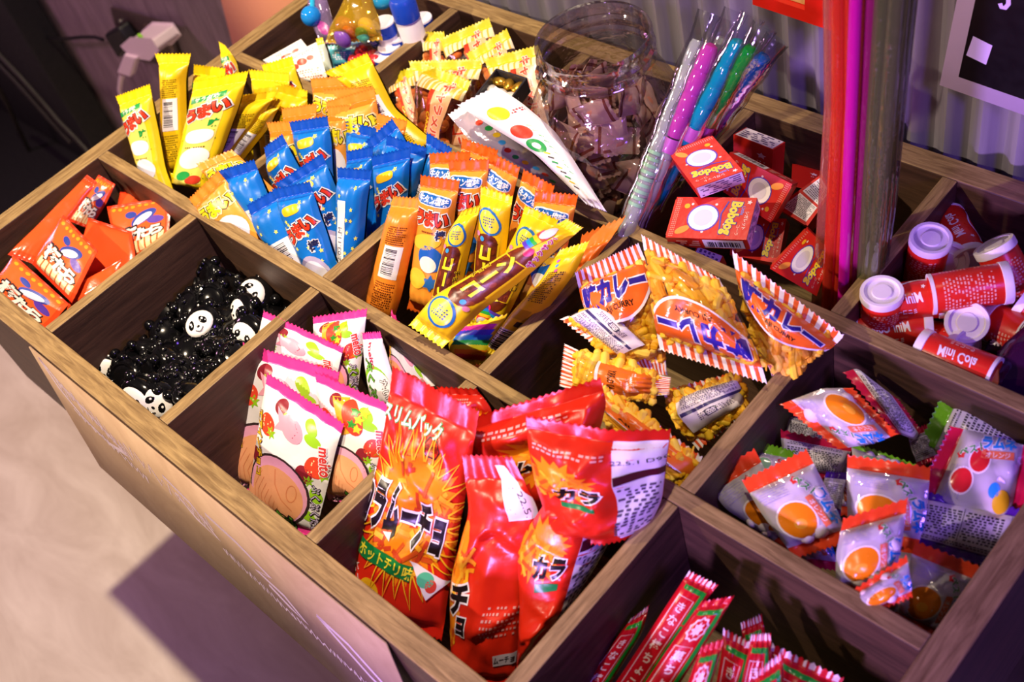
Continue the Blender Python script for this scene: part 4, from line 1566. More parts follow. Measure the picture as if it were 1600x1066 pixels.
GZ = 'yellow chocolate corn sticks in the centre compartment'
kz = dict(name='chocolate_corn_stick', cat='snack stick')
pouch('chocolate_corn_stick', 'yellow chocolate corn stick lying across the heap with rainbow strip', 'snack stick', GZ, DZ,
      [(692, 543), (752, 486), (821, 434), (909, 357)], [(640, 507), (678, 462), (736, 429), (806, 386), (884, 343)], (668, 522, 0.016), (0.22, -0.62, 0.75), bulge=0.013, prof=0.5, rise=0.12)
stick(DZ, 'yellow chocolate corn stick leaning left below the orange name', [(722, 330), (700, 365), (682, 440)], [(750, 322), (741, 360), (723, 440)], 2, -0.04, GZ, **kz)
stick(DZ, 'yellow chocolate corn stick standing upright in the middle of the heap', [(751, 292), (750, 340), (742, 430)], [(801, 308), (796, 345), (787, 430)], 2, -0.05, GZ, **kz)
stick(DZ, 'yellow chocolate corn stick with badge behind the one lying across', [(820, 322), (812, 350), (782, 410)], [(872, 345), (858, 372), (828, 425)], 2, -0.052, GZ, **kz)
pouch('chocolate_corn_stick', 'yellow chocolate corn stick with striped barcode end by the right divider', 'snack stick', GZ, DZB,
      [(874, 392), (846, 438), (800, 488), (757, 552)], [(920, 378), (900, 425), (852, 488), (770, 560)], (800, 500, -0.012), (0.22, -0.62, 0.75), bulge=0.010, prof=0.5, rise=0.12)
stick(DZ, 'yellow chocolate corn stick buried under the crossing one, brown window showing', [(748, 420), (738, 450), (722, 500)], [(800, 430), (800, 460), (790, 505)], 2, -0.058, GZ, **kz)
pouch('rainbow_packet', 'small packet with rainbow coloured print low in the corner by the rails', 'snack packet', None, DRB,
      [(708, 515), (700, 540), (712, 572)], [(792, 492), (778, 530), (762, 566)], (742, 535, -0.03), (0.25, -0.6, 0.75), bulge=0.008)

# ------------------------------------------------------------------ white packets, tray and corn bags of the back row
pouch('white_candy_packet', 'white packet with fish prints lying slanted in front of the clear jar', 'candy packet', 'long white packets by the jar', DWH,
      [(716, 165), (752, 188), (836, 240), (915, 318)], [(776, 136), (812, 158), (868, 205), (947, 330)], (900, 290, 0.030), (0.30, -0.50, 0.81), bulge=0.007, wr=0.0012)
pouch('white_candy_packet', 'half-clear white packet with small prints under the upper white one', 'candy packet', 'long white packets by the jar', DW2,
      [(701, 180), (735, 222), (810, 268), (884, 306)], [(746, 152), (790, 198), (850, 258), (908, 312)], (830, 265, 0.012), (0.30, -0.50, 0.81), bulge=0.010, wr=0.001)

GC = 'clear corn snack bags with yellow tops in the back row'
for lab, L, R, a, n, bu in (
    ('clear corn snack bag in front, red name running down its label', [(664, 99), (650, 135), (655, 195)], [(736, 128), (720, 165), (700, 210)], (700, 112, 0.020), (0.2, -0.65, 0.73), 0.016),
    ('clear corn snack bag whose wavy yellow top crosses behind the front one', [(639, 97), (643, 108), (650, 128)], [(756, 93), (752, 110), (745, 135)], (700, 90, 0.012), (0.2, -0.6, 0.77), 0.010),
    ('clear corn snack bag low at the left by the divider, shaded yellow top', [(594, 126), (604, 142), (618, 168)], [(642, 106), (650, 125), (655, 155)], (618, 118, -0.020), (0.2, -0.6, 0.77), 0.012),
    ('clear corn snack bag with a short top edge at the back left', [(655, 51), (657, 62), (662, 84)], [(694, 51), (696, 62), (697, 84)], (672, 52, 0.0), (0.2, -0.6, 0.77), 0.010),
    ('clear corn snack bag standing highest at the back with a broad yellow top', [(689, 61), (692, 78), (700, 100)], [(764, 29), (773, 55), (784, 90)], (727, 45, 0.012), (0.2, -0.6, 0.77), 0.010),
    ('clear corn snack bag with a pointed top corner right of the broad one', [(729, 85), (738, 100), (750, 122)], [(792, 46), (804, 75), (815, 110)], (760, 66, 0.020), (0.2, -0.6, 0.77), 0.010),
    ('clear corn snack bag nearest the jar above the black tray', [(757, 93), (762, 108), (770, 130)], [(841, 72), (848, 90), (852, 120)], (800, 82, 0.026), (0.2, -0.6, 0.77), 0.010)):
    pouch('corn_snack_bag', lab, 'snack bag', GC, DCC, L, R, a, n, bulge=bu, ln=0.105, wr=0.0012, fill=fill_pop, filln='corn_puffs')

tr = empty('black_tray', Pz(780, 130, 0.02), 'shallow black tray of gold foil sweets beside the jar', 'tray')
zt = 0.034
tc = [Pz(738, 153, zt), Pz(775, 106, zt)]
tc.append(Pz(824, 121, zt))
tc.append(tc[0] + tc[2] - tc[1])
m = MB()
TB = ink('#2c2b33', 0.4)
ctr = sum(tc) / 4
dn = np.array((0, 0, -0.016))
for i in range(4):
    a_, b_ = tc[i], tc[(i + 1) % 4]
    ia, ib = a_ + (ctr - a_) * 0.10, b_ + (ctr - b_) * 0.10
    m.hexa([a_, b_, ib, ia, a_ + dn, b_ + dn, ib + dn, ia + dn], TB)
m.build('tray_rim', tr, smooth=False, bevel=0.0008)
m = MB()
m.hexa([p + dn * 0.9 for p in tc] + [p + dn * 1.1 for p in tc], TB)
m.build('tray_floor', tr, smooth=False)
GOLD = [ink('#d9a83a', 0.25, 0.8), ink('#ece6e0', 0.25, 0.3), ink('#b98a2a', 0.25, 0.8)]
for k in range(9):
    u_, v_ = (k % 3 + 0.6) / 3.3, (k // 3 + 0.6) / 3.3
    c = tc[1] + (tc[0] - tc[1]) * u_ + (tc[2] - tc[1]) * v_ + dn * 0.55
    m = MB()
    a_ = rs.uniform(0, 3)
    m.ell(c, [(0.009 * math.cos(a_), 0.009 * math.sin(a_), 0), (-0.006 * math.sin(a_), 0.006 * math.cos(a_), 0), (0, 0, 0.005)], GOLD[k % 3], 10, 7)
    tag(m.build('foil_sweet'), 'small foil wrapped sweet inside the black tray', 'sweet', 'foil sweets in the black tray')

# ------------------------------------------------------------------ jar with wrapped candies
jz = 0.125
jc = Pz(926, 56, jz)
jc[2] = 0
JM = clear('#f6f2f6', 0.07, 0.05, 'clear_plastic')
m = MB()
prof = [(-0.165, 0.004), (-0.168, 0.040), (-0.160, 0.047), (-0.12, 0.056), (-0.07, 0.066), (-0.01, 0.0735), (0.03, 0.0735), (0.060, 0.068), (0.080, 0.058), (0.090, 0.0525), (0.096, 0.0515)]
m.lathe((jc[0], jc[1], 0), (0, 0, 1), prof, JM, 56, cap=False)
jar = m.build('candy_jar')
tag(jar, 'big round clear plastic jar standing open, full of wrapped sweets', 'jar')
m = MB()
prof = [(0.096, 0.0515), (0.099, 0.0535), (0.102, 0.0515), (0.107, 0.0515), (0.110, 0.0540), (0.113, 0.0515), (0.119, 0.0515), (0.123, 0.0530), (0.126, 0.0520), (0.125, 0.0495), (0.096, 0.0490)]
m.lathe((jc[0], jc[1], 0), (0, 0, 1), prof, clear('#f2ecf4', 0.17, 0.05, 'clear_neck'), 56, cap=False)
m.build('threaded_neck', jar)
CB = clear('#ecd6cc', 0.20, 0.12, 'brown_film', haze=0.42, hazecol='#d8b2a6')
CB2 = ink('#6a352c', 0.25)
NUT = ink('#a8705c', 0.4)


def sachet(w, h, b):
    m = MB()
    nx, ny = 10, 14
    vs = []
    for sg in (1, -1):
        for j in range(ny + 1):
            for i in range(nx + 1):
                s_, t_ = i / nx, j / ny
                q = max(0, min(1, (t_ - 0.12) / 0.76))
                z = b * (4 * s_ * (1 - s_)) ** 0.6 * math.sqrt(max(0, math.sin(math.pi * q))) + 0.0006 * math.sin(9 * s_ + 7 * t_)
                zz = 0.0012 * (i % 2) * (1 if j == ny else -1 if j == 0 else 0)
                vs.append(((s_ - 0.5) * w, (t_ - 0.5) * h + zz, sg * z + 0.002 * math.sin(5 * t_ + 3 * s_)))
    fs, ms = [], []
    K = (nx + 1) * (ny + 1)
    for sg in (0, 1):
        for j in range(ny):
            for i in range(nx):
                q = (sg * K + j * (nx + 1) + i, sg * K + j * (nx + 1) + i + 1, sg * K + (j + 1) * (nx + 1) + i + 1, sg * K + (j + 1) * (nx + 1) + i)
                fs.append(q if sg == 0 else q[::-1])
                ms.append(CB2 if j in (1, ny - 2) else CB)
    m.add(vs, fs, ms)
    return m


sm = sachet(0.024, 0.040, 0.005)
s0 = sm.build('wrapped_sweet')
tag(s0, 'small brown sweet in clear film inside the round plastic jar', 'sweet', 'wrapped sweets in the jar')
m = MB()
m.ell((0, 0, 0), [(0.007, 0, 0), (0, 0.010, 0), (0, 0, 0.0035)], NUT, 10, 7)
s1 = m.build('sweet_core', s0)


def jrad(z):
    pr_ = [(-0.165, 0.036), (-0.12, 0.050), (-0.07, 0.060), (-0.01, 0.067), (0.03, 0.067), (0.060, 0.060), (0.09, 0.045)]
    return float(np.interp(z, [p[0] for p in pr_], [p[1] for p in pr_]))


def place(root, kids, M):
    r = root.copy()
    COL.objects.link(r)
    r.matrix_world = M
    for k, subs in kids:
        c = k.copy()
        COL.objects.link(c)
        c.parent = r
        for s_ in subs:
            e = s_.copy()
            COL.objects.link(e)
            e.parent = c
    return r


def rot_of(z, up):
    z = unit(z)
    x = unit(np.cross(up, z))
    y = np.cross(z, x)
    return np.stack([x, y, z], 1)


def mat4(Rm, c, s=1.0):
    M = Matrix.Identity(4)
    for i in range(3):
        for j in range(3):
            M[i][j] = float(Rm[i][j]) * s
        M[i][3] = float(c[i])
    return M


first = True
for k in range(118):
    z = rs.uniform(-0.15, 0.072)
    r = (jrad(z) - 0.011) * math.sqrt(rs.uniform(0.25, 1)) if z < 0.045 else (jrad(z) - 0.014) * math.sqrt(rs.uniform(0, 1))
    a = rs.uniform(0, 6.28)
    c = (jc[0] + r * math.cos(a), jc[1] + r * math.sin(a), z)
    nrm = unit(np.array((math.cos(a), math.sin(a), 0.25)) + rs.normal(size=3) * 0.35)
    Rm = rot_of(nrm, rs.normal(size=3))
    M = mat4(Rm, c)
    if first:
        s0.matrix_world = M
        first = False
    else:
        place(s0, [(s1, [])], M)

# ------------------------------------------------------------------ tubes standing in the back row
def tubemat(h, hz=0.5):
    return clear(h, 0.10, 0.08, 'tinted_plastic', haze=hz, hazecol=h)


def through(T, Bt, ext):
    p0, p1 = Pz(*T), Pz(*Bt)
    return p0, p1 + unit(p1 - p0) * ext


SLV = clear('#f8f8fa', 0.05, 0.10)
CLJ = clear('#eef2ee', 0.14, 0.10, 'clear_jelly', haze=0.38, hazecol='#dfe8e2')
for col, T, Bt, lab, hz, ln_ in (
    ('#e8eee8', (1094, 60, 0.128), (990, 332, 0.012), 'clear whitish jelly tube at the left of the sleeved bundle', 0.4, 0),
    ('#e24fc4', (1113, 68, 0.130), (1010, 312, 0.016), 'clear jelly tube with a pink upper half in the bundle beside the jar', 0.6, 0.085),
    ('#e8eeee', (1133, 56, 0.118), (1026, 300, 0.004), 'second clear jelly tube between the pink and the teal ones', 0.4, 0),
    ('#0b9ab8', (1157, 62, 0.140), (1042, 280, 0.020), 'bright teal jelly tube in the middle of the bundle', 0.8, 9),
    ('#149a3c', (1176, 74, 0.138), (1076, 244, 0.028), 'green jelly tube between the teal and the blue ones', 0.75, 9),
    ('#0c5fb4', (1195, 88, 0.134), (1098, 222, 0.030), 'blue jelly tube at the right end of the bundle', 0.8, 9)):
    p0, p1 = through(T, Bt, 0.060)
    ax = unit(p1 - p0)
    m = MB()
    L_ = np.linalg.norm(p1 - p0)
    RT = 0.0072
    cmat = tubemat(col, hz)
    pr_ = [(0, 0.002), (0.002, RT * 0.8)]
    k = 0.006
    while k < L_ - 0.004:
        pr_ += [(k, RT), (k + 0.008, RT * 1.05), (k + 0.016, RT), (k + 0.018, RT * 0.9)]
        k += 0.02
    pr_ += [(L_, 0.003)]
    up_part = [q for q in pr_ if q[0] <= ln_]
    lo_part = [q for q in pr_ if q[0] > ln_]
    if len(up_part) > 1:
        m.lathe(p0, ax, up_part, cmat, 14)
    if len(lo_part) > 1:
        m.lathe(p0, ax, lo_part, CLJ, 14)
    if ln_:
        m.lathe(p0 + ax * 0.085, ax, [(0, RT * 1.1), (0.013, RT * 1.1)], ink('#c05ab4', 0.4), 14, cap=False)
    if 'green' in lab or 'whitish' in lab:
        for k in range(9):
            m.lathe(p0 + ax * (0.10 + 0.006 * k), ax, [(0, RT * 1.09), (0.003, RT * 1.09)], ink('#dfe8df' if 'green' in lab else '#8fc49a', 0.4), 14, cap=False)
    tb_ = m.build('jelly_tube')
    tag(tb_, lab, 'tube', 'jelly tubes beside the jar')
    m = MB()
    side = unit(np.cross(ax, unit(CAM - p0)))
    toc = np.cross(side, ax)
    vs, fs = [], []
    rows_ = 22
    for i in range(rows_ + 1):
        f = i / rows_
        c = p0 - ax * 0.022 + (p1 - p0 + ax * 0.022) * f
        wob = 0.0015 * math.sin(i * 1.7) + (0.006 * math.exp(-f * 14) * math.sin(i * 5))
        for k in range(12):
            a = 2 * math.pi * k / 12
            vs.append(c + side * (0.0108 + wob * 0.5) * math.cos(a) + toc * (0.0088 * min(1, 0.25 + f * 10)) * math.sin(a))
    for i in range(rows_):
        for k in range(12):
            q = (k + 1) % 12
            fs.append((i * 12 + k, i * 12 + q, (i + 1) * 12 + q, (i + 1) * 12 + k))
    m.add(vs, fs, SLV)
    m.build('clear_sleeve', tb_)


def tallmat(h, hz):
    c = [int(h[i:i + 2], 16) for i in (1, 3, 5)]
    t = '#%02x%02x%02x' % tuple(int(255 - (255 - v) * 0.35) for v in c)
    return clear(t, 0.17, 0.06, 'tinted_straw', haze=hz, hazecol=h)


for col, hz, xt, xm, xb, yb_, Y, r_, lab in (
    ('#f08a74', 0.18, 1303, 1304, 1284, 440, 0.275, 0.0075, 'pale clear straw at the left edge of the tall bundle'),
    ('#f8452c', 0.34, 1312, 1312, 1296, 452, 0.262, 0.0060, 'bright red tall straw second from the left edge'),
    ('#fb7a4c', 0.30, 1321, 1320, 1303, 458, 0.280, 0.0060, 'salmon tall straw left of the narrow magenta one'),
    ('#f8452c', 0.36, 1331, 1327, 1310, 462, 0.265, 0.0055, 'red tall straw touching the narrow magenta one'),
    ('#d8189c', 0.65, 1337, 1331, 1317, 466, 0.256, 0.0042, 'narrow magenta tall straw in the middle of the bundle'),
    ('#fb5a30', 0.38, 1345, 1338, 1324, 466, 0.266, 0.0060, 'orange-red tall straw right of the narrow magenta one'),
    ('#f8452c', 0.34, 1354, 1345, 1331, 464, 0.280, 0.0060, 'red tall straw before the dark rose one'),
    ('#c03078', 0.45, 1362, 1352, 1337, 460, 0.268, 0.0055, 'dark rose tall straw in the bundle'),
    ('#d8583c', 0.40, 1371, 1360, 1342, 454, 0.282, 0.0060, 'brownish red tall straw next to the olive ones'),
    ('#9aa864', 0.15, 1381, 1369, 1349, 446, 0.266, 0.0060, 'olive clear tall straw, first from the red ones'),
    ('#98a484', 0.13, 1391, 1378, 1355, 440, 0.280, 0.0065, 'olive clear tall straw, second from the red ones'),
    ('#a0a66c', 0.14, 1401, 1387, 1362, 432, 0.268, 0.0060, 'olive clear tall straw, third from the red ones'),
    ('#a8ac58', 0.16, 1411, 1395, 1369, 424, 0.280, 0.0065, 'yellow olive tall straw near the right of the bundle'),
    ('#98a080', 0.10, 1420, 1403, 1376, 414, 0.288, 0.0060, 'faint olive straw at the far right edge of the tall bundle')):
    pts = [Py(xt + (xt - xm) * 0.5, -90, Y + 0.02), Py(xt, 0, Y + 0.015), Py(xm, 160, Y + 0.005), Py((xm + xb) / 2, 310, Y), Py(xb, yb_, Y)]
    e = unit(pts[-1] - pts[-2])
    if pts[-1][2] > -0.12:
        pts.append(pts[-1] + e * (pts[-1][2] + 0.13) / max(0.3, -e[2]))
    m = MB()
    m.tube(pts, r_, tallmat(col, hz), 16)
    tag(m.build('tall_straw'), lab, 'straw', 'tall coloured straws in the back row')

# ------------------------------------------------------------------ front row: plum packets
GN = 'red plum candy packets in the front left compartment'
NP_ = (0.22, -0.40, 0.89)
for d, lab, L, R, a, n, bu in (
    (DN, 'red plum packet in the middle with white name slanting down right', [(99, 336), (75, 373), (50, 412)], [(153, 392), (134, 430), (112, 473)], (105, 400, -0.020), NP_, 0.004),
    (DN, 'red plum packet at the front left corner, cut by the frame', [(22, 398), (2, 424), (-26, 455)], [(108, 475), (88, 500), (60, 525)], (60, 455, -0.024), NP_, 0.004),
    (DN, 'red plum packet lying nearest the rail to the yellow sticks', [(167, 323), (176, 365), (190, 418)], [(262, 309), (266, 335), (262, 372)], (215, 345, -0.034), NP_, 0.004),
    (DN, 'narrow red plum packet standing on edge at the back left', [(154, 273), (132, 308), (106, 345)], [(180, 288), (165, 320), (140, 358)], (145, 315, -0.030), (0.5, -0.35, 0.79), 0.004),
    (DNP, 'long plain red packet along the left board', [(136, 273), (80, 330), (12, 398)], [(152, 285), (110, 340), (50, 412)], (80, 350, -0.012), (0.45, -0.3, 0.84), 0.004),
    (DNP, 'plain red packet face down between the middle and right ones', [(138, 340), (126, 385), (118, 435)], [(205, 362), (212, 400), (200, 448)], (175, 395, -0.042), NP_, 0.006),
    (DNP, 'red packet lying flat at the back under the right one', [(188, 300), (184, 318), (180, 340)], [(256, 301), (262, 318), (268, 345)], (225, 305, -0.042), NP_, 0.004),
    (DNP, 'red packet low in the front corner, only its edge and shiny side showing', [(112, 450), (108, 466), (104, 486)], [(190, 405), (185, 425), (170, 450)], (145, 450, -0.044), NP_, 0.005)):
    pouch('plum_candy_packet', lab, 'candy packet', GN, d, L, R, a, n, bulge=bu, wr=0.0009, zig=0, gath=0.0004)

# ------------------------------------------------------------------ front row: black panda toys
PB = ink('#0a0a0c', 0.14, bump=0.05)
PWH = ink('#f4f1ee', 0.3)
S = 0.0215
m = MB()
m.ell((0, 0, 0), [(S, 0, 0), (0, S * 0.92, 0), (0, 0, S * 0.52)], PB, 20, 12)
for sx in (-1, 1):
    m.ell((sx * S * 0.70, S * 0.72, 0), [(S * 0.30, 0, 0), (0, S * 0.30, 0), (0, 0, S * 0.24)], PB, 12, 8)
    m.ell((sx * S * 0.95, -S * 0.35, S * 0.10), [(S * 0.27, 0, 0), (0, S * 0.27, 0), (0, 0, S * 0.27)], PB, 12, 8)
    m.ell((sx * S * 0.48, -S * 0.92, S * 0.05), [(S * 0.30, 0, 0), (0, S * 0.24, 0), (0, 0, S * 0.30)], PB, 12, 8)
    for q in range(3):
        m.ell((sx * S * (0.25 + 0.28 * q), S * (0.55 - 0.3 * q), -S * 0.42), [(S * 0.14, 0, 0), (0, S * 0.14, 0), (0, 0, S * 0.14)], PB, 8, 6)
m.tube([np.array((0.75 * S * math.cos(a), 0.68 * S * math.sin(a), -0.36 * S)) for a in np.linspace(0, 6.2, 18)], S * 0.09, PB, 6)
pand = m.build('panda_toy')
m = MB()
m.ell((0, 0, S * 0.36), [(S * 0.72, 0, 0), (0, S * 0.60, 0), (0, 0, S * 0.22)], PWH, 20, 10)
pface = m.build('face', pand)
EY = []
for sx in (-1, 1):
    m = MB()
    c, s_ = math.cos(0.5 * sx), math.sin(0.5 * sx)
    m.ell((sx * S * 0.30, S * 0.05, S * 0.525), [(S * 0.18 * c, S * 0.18 * s_, -sx * S * 0.03), (-S * 0.25 * s_, S * 0.25 * c, 0), (0, 0, S * 0.05)], PB, 12, 6)
    m.ell((sx * S * 0.30, S * 0.09, S * 0.570), [(S * 0.06, 0, 0), (0, S * 0.06, 0), (0, 0, S * 0.012)], PWH, 8, 5)
    EY.append(m.build('eye', pface))
m = MB()
m.ell((0, -S * 0.16, S * 0.575), [(S * 0.09, 0, 0), (0, S * 0.06, 0), (0, 0, S * 0.03)], PB, 8, 5)
m.tube([(x * S, (-0.30 - 0.10 * math.cos(x * 9)) * S, S * 0.57) for x in np.linspace(-0.2, 0.2, 9)], S * 0.018, PB, 5)
EY.append(m.build('nose', pface))
GPN = 'black panda toys in the front row compartment'
proto_used = False


def panda(c, Rm, lab, sc=1.0):
    global proto_used
    M = mat4(Rm, c, sc)
    if not proto_used:
        pand.matrix_world = M
        r = pand
        proto_used = True
    else:
        r = place(pand, [(pface, EY)], M)
    tag(r, lab, 'toy', GPN)


def facing(px, py, z, ang, n, lab):
    """ang: direction of the head's top in the picture, degrees clockwise from straight up"""
    P = Pz(px, py, z)
    n = unit(n)
    a = math.radians(ang)
    Q = Pp(px + 30 * math.sin(a), py - 30 * math.cos(a), P, n)
    panda(P, rot_of(n, Q - P), lab)


facing(318, 508, -0.045, -25, (0.30, -0.45, 0.84), 'black panda toy facing up in the middle of the heap, white face clear')
facing(384, 488, -0.045, 10, (-0.2, -0.75, 0.62), 'black panda toy at the right of the heap with narrow turned face')
facing(392, 522, -0.030, 15, (0.2, -0.8, 0.55), 'black panda toy against the right divider beside the pink wrappers')
facing(190, 548, -0.085, 20, (0.75, -0.35, 0.55), 'black panda toy at the left board with its face tilted right')
facing(168, 574, -0.080, 5, (0.70, -0.55, 0.45), 'black panda toy lowest at the left corner of its compartment')
facing(219, 622, -0.030, 15, (0.35, -0.75, 0.55), 'black panda toy peeking over the front board, left of two')
facing(248, 628, -0.035, 35, (0.65, -0.45, 0.60), 'black panda toy peeking over the front board, right of two')
facing(398, 462, -0.055, 60, (0.3, -0.2, 0.9), 'black panda toy at the back right corner with a pale crescent showing')
lab0 = 'black glossy panda toy turned over among the heap'
for layer, (zb, n_) in enumerate(((-0.150, 16), (-0.118, 16), (-0.090, 16))):
    for k in range(n_):
        i, j = k % 4, k // 4
        x = 0.232 + 0.045 * i + rs.uniform(-.008, .008)
        y = -0.146 + 0.042 * j + rs.uniform(-.008, .008)
        z = zb + 0.028 * (x - 0.23) / 0.15 * (layer == 2) + 0.02 * (j == 2) * (layer == 2)
        panda((x, y, z), rot_of(unit(np.array((rs.normal() * 0.7, rs.normal() * 0.7, -1))), rs.normal(size=3)), lab0)
for px, py, z in ((205, 530, -0.085), (232, 505, -0.085), (258, 492, -0.075), (212, 565, -0.075), (240, 545, -0.07), (270, 560, -0.06), (200, 590, -0.07), (262, 590, -0.05), (285, 455, -0.085), (310, 450, -0.075), (232, 600, -0.055), (275, 610, -0.04), (350, 450, -0.06), (335, 470, -0.055), (300, 480, -0.060), (345, 500, -0.05), (265, 520, -0.075), (300, 548, -0.06), (345, 540, -0.045), (370, 560, -0.03), (330, 575, -0.040), (285, 590, -0.045), (235, 585, -0.07), (330, 435, -0.06), (262, 470, -0.085), (300, 615, -0.035)):
    panda(Pz(px, py, z), rot_of(unit(np.array((rs.normal() * 0.6, rs.normal() * 0.6, -1))), rs.normal(size=3)), lab0, 0.95)

# ------------------------------------------------------------------ front row: wafer packets
GT = 'white wafer packets with pink seals in the front row'
NT = (0.16, -0.78, 0.60)
PT = (0.50, -0.150, -0.13)
for d, lab, L, R, off, n, bu in (
    (DT, 'white wafer packet in front with pink fish and large peach wafer window', [(418, 584), (405, 660), (386, 790)], [(537, 664), (525, 705), (492, 842)], 0.014, NT, 0.010),
    (DT, 'white wafer packet at the left behind the front one, wafer tail showing', [(380, 537), (370, 610), (350, 755)], [(530, 583), (522, 640), (480, 790)], -0.006, NT, 0.008),
    (DT, 'white wafer packet farthest left at the back beside the pandas', [(412, 487), (404, 525), (388, 600)], [(536, 545), (530, 575), (512, 640)], -0.026, NT, 0.008),
    (DTC, 'white wafer packet with a fruit cup print at the right by the divider', [(492, 582), (500, 640), (512, 780)], [(622, 640), (613, 680), (584, 790)], 0.000, NT, 0.010),
    (DTC, 'white wafer packet standing at the back, its purple side panel showing', [(489, 497), (491, 540), (498, 620)], [(573, 484), (568, 540), (556, 630)], -0.040, NT, 0.012),
    (DTB, 'pale wafer packet showing its back with green lettering', [(566, 522), (570, 565), (582, 640)], [(594, 520), (612, 580), (626, 640)], -0.034, NT, 0.008),
    (DT, 'wafer packet at the rear right with its pink seal slanting down', [(611, 486), (610, 530), (608, 590)], [(686, 602), (662, 606), (630, 612)], -0.030, (0.25, -0.65, 0.72), 0.006)):
    pouch('wafer_packet', lab, 'wafer packet', GT, d, L, R, B(PT, n, off), n, bulge=bu, wr=0.0007, prof=0.7)

# ------------------------------------------------------------------ front row: red chili chip bags
GK = 'red chili chip bags in the front row'
PK = (0.70, -0.155, -0.13)
NK = (0.38, -0.72, 0.58)
for d, lab, L, R, off, n, bu, kw in (
    (DK, 'red chili chip bag leaning in front left with big black name and flames', [(614, 574), (600, 680), (576, 800), (553, 908), (545, 960)], [(748, 645), (733, 745), (715, 850), (703, 915), (690, 1000)], 0.020, (0.30, -0.72, 0.62), 0.014, {}),
    (DKS, 'red chili chip bag with a tall flat seal just right of the front left one', [(722, 712), (733, 800), (706, 900), (702, 1000), (712, 1075)], [(800, 716), (845, 800), (834, 900), (812, 1000), (800, 1075)], 0.024, NK, 0.012, {}),
    (DKH, 'dark red chili chip bag twisted at right front, white back edge toward the divider', [(892, 704), (862, 770), (808, 850), (812, 960), (806, 1062)], [(940, 745), (955, 815), (958, 850), (920, 915), (872, 990)], 0.048, (0.50, -0.62, 0.60), 0.015, dict(fold=(0.60, 0.026))),
    (DKP, 'red chili chip bag lying back with a wide smooth red seal', [(735, 655), (742, 700), (770, 760), (800, 830)], [(938, 592), (948, 630), (930, 700), (900, 780)], -0.010, NK, 0.012, {}),
    (DKH, 'crumpled crimson chili chip bag with date printed on its white side', [(822, 650), (824, 700), (845, 780), (868, 850)], [(1037, 690), (1032, 730), (1024, 800), (1000, 850)], 0.034, NK, 0.014, dict(fold=(0.58, 0.024))),
    (DKP, 'dark red folded seal of the chip bag behind the front left one', [(684, 606), (695, 630), (712, 662), (720, 720)], [(744, 609), (756, 622), (768, 640), (775, 720)], -0.016, (0.3, -0.72, 0.62), 0.010, {}),
    (DKP, 'small orange-red bag end low at the bottom by the front board', [(716, 1000), (724, 1035), (730, 1075)], [(745, 1012), (762, 1040), (775, 1080)], -0.010, NK, 0.006, {})):
    pouch('chili_chip_bag', lab, 'chip bag', GK, d, L, R, B(PK, n, off), n, bulge=bu, wr=0.0016, gath=0.0011, prof=0.42, cre=13, camp=0.0060, **kw)

# ------------------------------------------------------------------ middle row: curry snack bags
GA = 'orange and white striped curry snack bags'
NA = (0.25, -0.52, 0.82)
for d, lab, L, R, a, n, bu, kw in (
    (DC, 'curry snack bag on the left with shaded purple striped seal', [(899, 428), (912, 482), (942, 535), (985, 582)], [(998, 382), (1016, 425), (1034, 490), (1042, 585)], (955, 440, 0.022), NA, 0.018, {}),
    (DC, 'curry snack bag in the middle lying upside down, name reversed', [(1198, 598), (1184, 551), (1156, 490), (1124, 437)], [(1031, 545), (1022, 500), (1014, 440), (1003, 369)], (1090, 480, 0.040), NA, 0.020, {}),
    (DC, 'curry snack bag on the right hanging over the rail with slanted name', [(1144, 394), (1152, 440), (1174, 515), (1206, 585)], [(1318, 526), (1300, 545), (1262, 562), (1218, 588)], (1225, 465, 0.034), (0.3, -0.55, 0.78), 0.020, {}),
    (DCB, 'curry snack bag showing its pale back, striped seal toward the lower left', [(976, 574), (1000, 560), (1035, 545)], [(877, 498), (915, 482), (960, 470)], (935, 530, 0.000), NA, 0.014, {}),
    (DCO, 'curry snack bag turned sideways below, orange face toward the red bags', [(1043, 617), (985, 622), (930, 618), (876, 604)], [(1046, 590), (990, 578), (930, 560), (884, 538)], (950, 590, -0.012), NA, 0.014, {}),
    (DCO, 'curry snack bag seen along its long striped seal running to the lower right', [(935, 597), (935, 625), (950, 660)], [(1097, 716), (1085, 740), (1060, 762)], (1015, 665, 0.004), (0.3, -0.5, 0.81), 0.008, {}),
    (DCB, 'curry snack bag at the lower right showing a lilac printed back', [(1036, 612), (1048, 655), (1090, 702)], [(1148, 584), (1164, 605), (1170, 640)], (1100, 640, -0.036), NA, 0.014, {}),
    (DCB, 'curry snack bag end with a recycling mark low beside the chip bags', [(1000, 715), (1015, 735), (1040, 758)], [(1045, 700), (1065, 715), (1085, 738)], (1040, 728, -0.020), NA, 0.008, {})):
    pouch('curry_snack_bag', lab, 'snack bag', GA, d, L, R, a, n, bulge=bu, wr=0.0012, gath=0.0012, zig=0.0016, cre=6, camp=0.0035, fill=fill_curry, filln='curry_puffs', prof=0.6, ns=46 if d in (DC, DCO) else None, **kw)

# ------------------------------------------------------------------ back row: red candy boxes
RB = ink('#e33a22', 0.35)
RB2 = ink('#cf2318', 0.35)
PW = ink('#efe9f0', 0.45)


